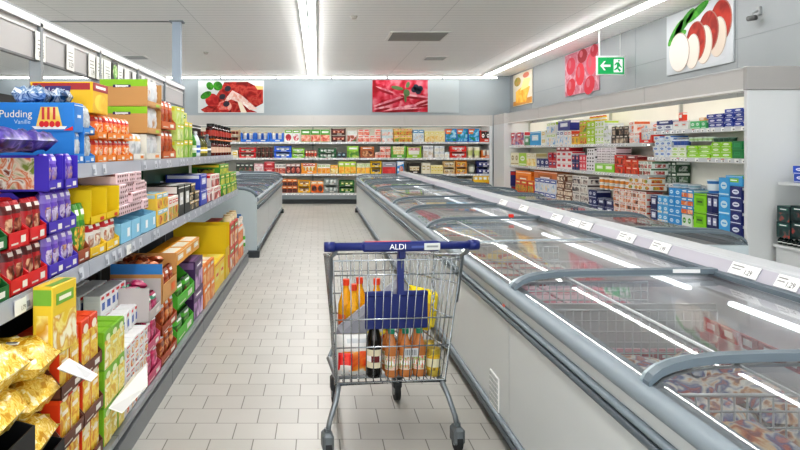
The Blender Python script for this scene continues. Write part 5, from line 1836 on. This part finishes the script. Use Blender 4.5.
# rims
bk.tube([cpt(-1, 0, 1), cpt(-1, 1, 1), cpt(1, 1, 1), cpt(1, 0, 1)], .007, CH, 8)
bk.tube([cpt(-1, 0, 0), cpt(-1, 1, 0), cpt(1, 1, 0), cpt(1, 0, 0)], .006, CH, 6, closed=True)
for hh in (.25, .5, .78):
    bk.tube([cpt(-1, 0, hh), cpt(-1, 1, hh), cpt(1, 1, hh), cpt(1, 0, hh)], .0038, CH, 5)
for k in range(17):          # side wires
    f_ = k / 16
    for sg in (-1, 1):
        bk.tube([cpt(sg, f_, 0), cpt(sg, f_, 1)], .0028, CH, 5)
for k in range(1, 10):       # front wires
    u = -1 + 2 * k / 10
    bk.tube([cpt(u, 1, 0), cpt(u, 1, 1)], .0028, CH, 5)
for k in range(1, 14):       # floor wires
    u = -1 + 2 * k / 14
    bk.tube([cpt(u, 0, 0), cpt(u, 1, 0)], .0028, CH, 5)
for f_ in (.25, .5, .75):
    bk.tube([cpt(-1, f_, 0), cpt(1, f_, 0)], .004, CH, 5)
bk.build('basket', cart)
gt = MB()                     # swinging rear gate
gt.tube([cpt(-.97, -.012, .02), cpt(-.97, -.012, .97), cpt(.97, -.012, .97), cpt(.97, -.012, .02)], .0048, CH, 6, closed=True)
for k in range(1, 15):
    u = -.97 + 1.94 * k / 15
    gt.tube([cpt(u, -.012, .02), cpt(u, -.012, .97)], .0028, CH, 5)
for hh in (.30, .52, .86):
    gt.tube([cpt(-.97, -.012, hh), cpt(.97, -.012, hh)], .0036, CH, 5)
gt.build('rear_gate', cart)
# navy plastic child seat flap behind the gate wires
fl = MB()
y0 = cpt(0, 0, .5)[1]
fl.rbox(-.13, .165, y0 + .02, y0 + .034, .575, .735, NV, .006)
fl.rbox(-.13, .0, y0 + .012, y0 + .03, .725, .75, NV, .006)
fl.rbox(.035, .165, y0 + .012, y0 + .03, .725, .75, NV, .006)
fl.build('seat_flap', cart)
hg = MB()
hg.box(.0, .03, -.10, -.085, .75, .93, NV)
hg.build('flap_hinge', cart)
# handle
hz, hy = .985, -.215
hd = MB()
hd.tube([(-.345, hy, hz), (.335, hy, hz)], .0175, NV, 14)
hd.rbox(-.185, .16, hy - .026, hy + .022, hz - .022, hz + .02, NV, .01)
hd.tube([(-.345, hy, hz), (-.30, hy, hz)], .022, NV, 14)
hd.tube([(.29, hy, hz), (.335, hy, hz)], .022, NV, 14)
ho = hd.build('handle', cart)
text('ALDI', .034, M('#ffffff', .4), ho, (-.03, hy - .0275, hz - .001), (PI / 2, 0, 0))
st = MB()
st.box(-.17, .03, hy - .012, hy + .012, hz + .0195, hz + .0215, M('#c8505a', .5))
st.box(.03, .10, hy - .0275, hy - .026, hz - .006, hz + .003, M('#4a5a9a', .5))
st.build('handle_stripe', ho)
cb = MB()
cb.rbox(.085, .155, hy - .031, hy - .026, hz - .016, hz + .014, M('#c9ccc8', .4), .003)
cb.box(.095, .145, hy - .032, hy - .031, hz - .004, hz + .004, M('#8a8f90', .4))
cb.build('card_holder', ho)
for sg in (-1, 1):
    MB().tube([(sg * .29, hy + .005, hz - .005), (sg * .297, hy + .04, hz - .035), (sg * .30, -.10, .925), (sg * .292, -.04, .70)], [.012, .011, .009, .007], CHD, 8).build('handle_bracket', cart)
lk = MB()
lk.rbox(-.016, .016, hy + .02, hy + .05, hz - .06, hz - .01, NV, .005)
lk.build('coin_lock', cart)
ch = MB()
for k in range(9):
    z = hz - .07 - k * .026
    ch.tube([(.15 + .006 * (k % 2), hy + .06, z), (.15 - .006 * (k % 2), hy + .06, z - .024)], .0035, CH, 5)
ch.tube([(.15, hy + .06, hz - .07), (.14, hy + .01, hz - .015)], .003, CH, 5)
ch.build('coin_chain', cart)
# chassis
for sg, nm in ((-1, 'rear_leg'), (1, 'rear_leg')):
    xt = sg * .245
    xb = sg * .305
    MB().tube([(xt, .40, .33), (xt, .12, .318), (xt + sg * .004, .03, .30), (xt + sg * .02, .0, .25), (xb - sg * .01, -.01, .16), (xb, -.01, .10)], .0125, CHD, 10).build(nm, cart)
lw = MB()
lw.tube([(-.245, .12, .318), (.245, .12, .318)], .009, CHD, 8)
lw.tube([(-.245, .40, .33), (-.17, .68, .345), (.17, .68, .345), (.245, .40, .33)], .011, CHD, 8)
lw.build('under_frame', cart)
for (x, y, rear) in ((-.305, -.01, True), (.305, -.01, True), (-.175, .68, False), (.175, .68, False)):
    cs = MB()
    body = M('#70777b', .4, .3) if rear else M('#3a3d40', .45)
    if rear:
        cs.rbox(x - .026, x + .026, y - .045, y + .045, .035, .115, body, .012)
        cs.lathe([(.016, .115), (.016, .13), (0, .13)], body, x, y, 10)
    else:
        cs.tube([(x, y, .345), (x, y, .14)], .012, CHD, 8)
        cs.rbox(x - .024, x + .024, y - .03, y + .04, .07, .15, body, .01)
    co = cs.build('caster_housing', cart)
    wl = MB()
    r = .055 if not rear else .05
    pts = [(y + (.0 if rear else .01) + r * math.cos(2 * PI * k / 20), r + .001 + r * math.sin(2 * PI * k / 20)) for k in range(20)]
    wl.prism(pts, 'x', x - .014, x + .014, M('#26282a', .6), True)
    wl.prism([(y + (.0 if rear else .01) + r * .5 * math.cos(2 * PI * k / 12), r + .001 + r * .5 * math.sin(2 * PI * k / 12)) for k in range(12)], 'x', x - .018, x + .018, M('#8d9498', .4), True)
    wl.build('wheel', co)


# ---- goods in the trolley
def cw(lx, ly, lz):
    return (CX + lx * math.cos(CRZ) - ly * math.sin(CRZ), CY + lx * math.sin(CRZ) + ly * math.cos(CRZ), lz)


def floor_z(ly):
    return .31 + (ly - .04) / .7 * .06 + .006


for k, (lx, ly) in enumerate(((-.125, .60), (-.045, .63), (.045, .60), (-.10, .50))):
    o = mk_bottle(.088, .335, .088, '#d8501e', '#e8481e', None, name='juice_bottle', neck=.34, upper='#f0b020')
    lb = MB()
    lb.lathe([(.0445, .10), (.0447, .15)], M('#e8702a', .4), 0, .044, 16)
    lb.build('label_band', o)
    o.location = cw(lx, ly - .044, floor_z(ly))
    o.rotation_euler = (0, 0, CRZ)
    tag(o, 'orange juice bottle with red cap in the trolley, ' + ['leftmost of the back row', 'middle of the back row', 'rightmost of the back row', 'in front of the back row'][k], 'bottle', 'orange juice bottles in the trolley')
o = mk_bottle(.075, .30, .075, '#14100c', '#14100c', '#e4dcc0', name='wine_bottle', neck=.36)
o.location = cw(-.065, .075, floor_z(.1))
o.rotation_euler = (0, 0, CRZ)
tag(o, 'dark wine bottle with cream label standing in the trolley beside small drinks', 'bottle')
em = MB()
em.add([(.0385 * math.sin((t - 6) * .09), .0375 - .0385 * math.cos((t - 6) * .09), z) for t in range(13) for z in (.075, .105)],
       [(2 * t, 2 * t + 2, 2 * t + 3, 2 * t + 1) for t in range(12)], M('#6a1a1e', .5), True)
em.build('label_emblem', o)
for i in range(3):
    for j in range(2):
        o = mk_bottle(.064, .225, .064, '#c8824a', '#1e8a6a', '#e8d4c4', name='iced_tea_bottle', neck=.4)
        lb = MB()
        lb.lathe([(.0328, .04), (.0328, .10)], food('#e8a08a', '#f0d8c8', '#7ab85a', '#e86a5a', scale=60), 0, .032, 14)
        lb.build('fruit_picture', o)
        o.location = cw(.018 + .068 * i, .075 + .07 * j, floor_z(.1 + .07 * j))
        o.rotation_euler = (0, 0, CRZ)
        tag(o, 'small iced tea bottle with green cap in trolley, ' + ['left', 'middle', 'right'][i] + ' of ' + ['near', 'far'][j] + ' row', 'bottle', 'iced tea bottles in the trolley')
tg = MB()
tg.box(-.033, .033, -.002, 0, 0, .04, M('#d4d6d8', .4))
for q in range(7):
    tg.box(-.028 + q * .008, -.025 + q * .008, -.003, -.002, .008, .034, M('#4a4e54', .4))
o = tg.build('paper_tag', None, cw(.105, .066, floor_z(.1) + .10), (0, 0, CRZ))
tag(o, 'pale grey barcode tag hanging on the small iced tea bottles', 'tag')
for k, (lx, ly, z) in enumerate(((.222, .10, 0), (.222, .19, 0))):
    b = MB()
    b.lathe([(0, 0), (.030, 0), (.033, .008), (.033, .030), (.0335, .030), (.0335, .105), (.033, .105), (.033, .122), (.030, .13), (0, .128)], None, 0, .033, 18,
            [M('#c8b050', .3, .6)] * 4 + [food('#e8c01e', '#d8a818', '#f4dc5a', '#8a6a1a', scale=40)] + [M('#c8b050', .3, .6)] * 4)
    o = b.build('drink_can', None, cw(lx, ly - .033, floor_z(ly)), (0, 0, CRZ))
    tag(o, ('nearer', 'farther')[k] + ' golden yellow can at the right side of the trolley basket', 'can', 'yellow cans in the trolley')
    MB().lathe([(.034, .045), (.034, .085)], M('#e8e0c0', .4), 0, .033, 18).build('label_band', o)
# red and white bag with fruit picture
o = mk_bag(.20, .19, .10, '#e4e4e2', '#e8e8e6', ('#ecece8', '#ecece8', '#f0a83a', '#e86a1e', '#d8341e'), '#c8ccd0', name='fruit_bag', seed=77)
o.location = cw(-.14, .12, floor_z(.12))
o.rotation_euler = (-.12, 0, CRZ)
tag(o, 'white bag with orange fruit picture in the front left of the trolley', 'bag')
o = mk_pillow(.07, .04, .08, '#d8201e', '#e8e0da', ('#d8201e', '#e84a3a', '#b81418'), name='sweet_packet', seed=78)
o.location = cw(-.215, .06, floor_z(.04) + .05)
o.rotation_euler = (1.1, .1, CRZ)
tag(o, 'small shiny red packet leaning at the left corner of the trolley', 'packet')
# grey and yellow parcel leaning over the goods
b = MB()
w, h, d = .44, .17, .14
b.rbox(-w / 2, w / 2, 0, d, 0, h, M('#8f9098', .45), .03)
b.quad(-w * .47, w * .47, h * .04, h * .38, M('#f0d81e', .4), -.002)
b.quad(-w * .30, w * .1, h * .14, h * .28, M('#d8d8d8', .4), -.003)
b.quad(w * .18, w * .42, h * .12, h * .26, M('#d0342a', .4), -.003)
b.poly([(w / 2 + .001, d * .1, h * .05), (w / 2 + .001, d * .9, h * .05), (w / 2 + .001, d * .9, h * .9), (w / 2 + .001, d * .1, h * .9)], M('#f0d81e', .4))
o = b.build('paper_roll_pack', None, cw(.03, .22, .505), (-.2, -.66, CRZ))
tag(o, 'large grey and yellow pack leaning diagonally across the middle of the trolley', 'pack')
b = MB()
b.rbox(-.10, .10, 0, .12, 0, .20, M('#f0d822', .4), .025)
b.quad(-.06, .06, .06, .13, M('#d8a81a', .4), -.002)
o = b.build('yellow_pouch', None, cw(.165, .22, .52), (-.2, .25, CRZ))
tag(o, 'bright yellow pack behind the navy flap at the right of the trolley', 'pack')
# ------------------------------------------------------------------ frozen goods
SPEC = [
    ('pillow', 'orange and blue frozen bag', dict(full=True, base='#d8602a', band='#3a4a9a', pscale=13, pic=('#8a2418', '#c86a2a', '#e8c89a', '#c8c4c8', '#33458a', '#b8402a'))),
    ('carton', 'white frozen fish box', dict(base='#e4e0d8', band='#c83a2e', pic=MIX, lay=1)),
    ('pillow', 'green and white frozen vegetable bag', dict(base='#e4e8e0', band='#3a8a3a', pic=('#4a9a3a', '#e8e4d8', '#e0a03a'))),
    ('carton', 'pink ice cream box', dict(base='#e8b8c4', band='#c83a5a', pic=('#f0d0d8', '#c83a5a', '#f8ece8'), lay=0)),
    ('carton', 'blue frozen dessert box', dict(base='#4a86c8', band='#e8ecf4', pic=DAIRY, lay=1)),
    ('pillow', 'yellow frozen potato bag', dict(base='#e8c83a', band='#c83a2a', pic=('#e0a82a', '#f4e08a', '#c8781e'))),
    ('carton', 'red pizza box', dict(base='#b8242a', band='#e8d8b0', pic=MIX, lay=0)),
    ('carton', 'cream frozen cake box', dict(base='#e8dcc4', band='#8a5a3a', pic=('#6a3a24', '#e8d0b0', '#f4ece0'), lay=1)),
    ('pillow', 'red and brown frozen snack bag', dict(base='#b8402a', band='#2a3a7a', pscale=14, pic=('#7a2018', '#c88a4a', '#e4dcd0', '#b8b4b8', '#36427e', '#a83a28'), full=True)),
]


def stock(x0, sg, y0, y1, cells, secname, seed):
    """fill one freezer section: cells are (ya, yb, spec index, nx, ny, top height)"""
    for ci, (ya, yb, si, nx, ny, zt) in enumerate(cells):
        style, desc, kw = SPEC[si]
        xa, xb = .11, .84
        cwx, cwy = (xb - xa) / nx, (yb - ya - .06) / ny
        zb = .362
        if style == 'pillow':
            layers = 2
        else:
            layers = 1
        ih = (zt - zb) / layers
        proto = None
        for L in range(layers):
            for j in range(ny):
                for i in range(nx):
                    if proto is None:
                        if style == 'pillow':
                            proto = mk_pillow(cwx * .98, ih * 1.0, cwy * .98, name='frozen_food_bag', seed=seed + ci, **kw)
                        else:
                            proto = mk_carton(cwx * .95, ih * .96, cwy * .93, name='frozen_food_box', **kw)
                        o = proto
                    else:
                        o = dup(proto)
                    x = x0 + sg * (xa + cwx * (i + .5))
                    y = y0 + ya + .03 + cwy * j + cwy * .03
                    z = zb + L * ih
                    o.location = (x, y, z)
                    o.rotation_euler = (0, 0, RND.uniform(-.05, .05))
                    if style == 'pillow' and L == layers - 1:
                        o.rotation_euler = (RND.uniform(-.12, .12), RND.uniform(-.12, .12), RND.uniform(-.3, .3))
                    col = ['front', 'middle', 'rear'][i] if nx == 3 else ['front', 'rear'][i] if nx == 2 else ''
                    row = ['nearest', 'second', 'third', 'fourth', 'fifth'][j] if ny > 1 else ''
                    lay = ['lower', 'upper'][L] if layers == 2 else ''
                    tag(o, ' '.join(q for q in (desc + ',', lay, col, row) if q) + ', in ' + secname, 'frozen bag' if style == 'pillow' else 'frozen box', desc + ' in ' + secname)


fr = 'front freezer section'
stock(FX, 1, edges[0], edges[1], [(.42, 1.28, 0, 3, 3, .68), (1.36, 2.38, 8, 3, 4, .55), (2.44, 2.56, 3, 3, 1, .52)], 'nearest ' + fr, 3)
stock(FX, 1, edges[1], edges[2], [(.05, .46, 4, 2, 1, .55), (.54, 1.16, 3, 2, 2, .58), (1.24, 1.86, 1, 2, 2, .60), (1.94, 2.5, 5, 2, 2, .60)], 'second nearest ' + fr, 9)
stock(FX, 1, edges[2], edges[3], [(.05, .46, 6, 2, 1, .6), (.54, 1.16, 5, 2, 2, .64), (1.24, 1.86, 4, 2, 2, .62), (1.94, 2.5, 2, 2, 2, .66)], 'third nearest ' + fr, 15)
stock(FX, 1, edges[3], edges[4], [(.05, 1.16, 1, 2, 2, .66), (1.24, 1.86, 6, 2, 2, .64), (1.94, 2.5, 7, 2, 2, .64)], 'fourth nearest ' + fr, 21)
stock(FX, 1, edges[4], edges[5], [(.08, 1.2, 5, 2, 2, .66), (1.3, 2.4, 2, 2, 2, .66)], 'second farthest ' + fr, 27)
stock(FX, 1, edges[5], edges[6], [(.08, 1.2, 4, 2, 2, .66), (1.3, 2.4, 1, 2, 2, .66)], 'farthest ' + fr, 31)
bk_ = 'back freezer section'
stock(2.9, -1, bedges[0], bedges[1], [(.08, .86, 1, 2, 2, .68), (.96, 1.76, 2, 2, 2, .7), (1.84, 2.7, 6, 2, 2, .68)], 'nearest ' + bk_, 41)
stock(2.9, -1, bedges[1], bedges[2], [(.08, .86, 5, 2, 2, .7), (.96, 1.76, 4, 2, 2, .68), (1.84, 2.7, 2, 2, 2, .7)], 'second nearest ' + bk_, 47)
stock(2.9, -1, bedges[2], bedges[3], [(.08, 1.3, 2, 2, 2, .7), (1.4, 2.7, 7, 2, 2, .68)], 'second farthest ' + bk_, 53)
stock(2.9, -1, bedges[3], bedges[4], [(.08, 1.3, 0, 2, 2, .7), (1.4, 2.7, 1, 2, 2, .68)], 'farthest ' + bk_, 59)
for i, nm_ in enumerate(('rounded-end', 'middle', 'farthest')):
    y0 = 9.45 + 2.19 * i
    stock(-.80, -1, y0, y0 + 2.19, [(.08, .66, (6, 4, 1)[i], 2, 2, .70), (.76, 1.36, (0, 5, 3)[i], 2, 2, .70), (1.46, 2.1, (4, 2, 6)[i], 2, 2, .70)], nm_ + ' low freezer section beyond shelving', 70 + i * 5)
# two open white trays of frozen meals at the near end
for k, (x, y) in enumerate(((1.12, 1.42), (1.42, 1.35))):
    b = MB()
    b.rbox(-.12, .12, 0, .18, 0, .27, M('#e8e2d6', .5), .004)
    b.poly([(-.11, .01, .271), (.11, .01, .271), (.11, .17, .271), (-.11, .17, .271)], food('#e8d8b8', '#c8783a', '#f0e8d8', '#b83a2e', scale=30))
    b.poly([(-.125, -.004, .272), (-.09, -.004, .272), (-.09, .184, .272), (-.125, .184, .272)], M('#b8822a', .5))
    o = b.build('frozen_meal_box', None, (x, y - .3, .362), (0, 0, .25))
    tag(o, ('front', 'rear')[k] + ' white frozen meal box at the nearest end of the island freezer', 'frozen box', 'frozen meal boxes at the near end')
# red slotted price holder along the inside of the nearest section
b = MB()
for k in range(14):
    b.box(-.006, 0, k * .13, k * .13 + .115, 0, .05, M('#a8202a', .4))
    b.box(-.008, -.006, k * .13 + .03, k * .13 + .085, .015, .04, M('#e8dcdc', .4))
b.box(0, .004, 0, 1.82, 0, .052, M('#c83a44', .4))
o = b.build('price_holder', None, (FX + .80, edges[0] + .6, .625))
o['label'] = ''
nf = [q for q in bpy.data.objects if q.get('label', '').startswith('nearest white freezer section of the island beside')][0]
o.parent = nf
o.matrix_parent_inverse = Matrix.Identity(4)
o.location = (.80, .6, .625)
del o['label']
# ------------------------------------------------------------------ camera, world, look
cd = bpy.data.cameras.new('camera')
cam = bpy.data.objects.new('camera', cd)
COL.objects.link(cam)
cam.location = (0, 0, H)
cam.rotation_euler = (PI / 2, 0, 0)
cd.sensor_width = 36.0
cd.lens = F / 800.0 * 36.0
cd.shift_x = (400 - VX) / 800.0
cd.shift_y = (VY - 225) / 800.0
cd.clip_start = 0.05
cd.clip_end = 100
scene.camera = cam
w = bpy.data.worlds.new('world')
scene.world = w
w.use_nodes = True
bg = w.node_tree.nodes['Background']
bg.inputs[0].default_value = (0.98, 1.0, 1.0, 1)
bg.inputs[1].default_value = 2.7
scene.view_settings.view_transform = 'Standard'
scene.view_settings.look = 'Medium High Contrast'
scene.view_settings.exposure = -0.05
scene.cycles.use_denoising = True
scene.cycles.max_bounces = 8
scene.cycles.transparent_max_bounces = 24
scene.cycles.sample_clamp_indirect = 6.0
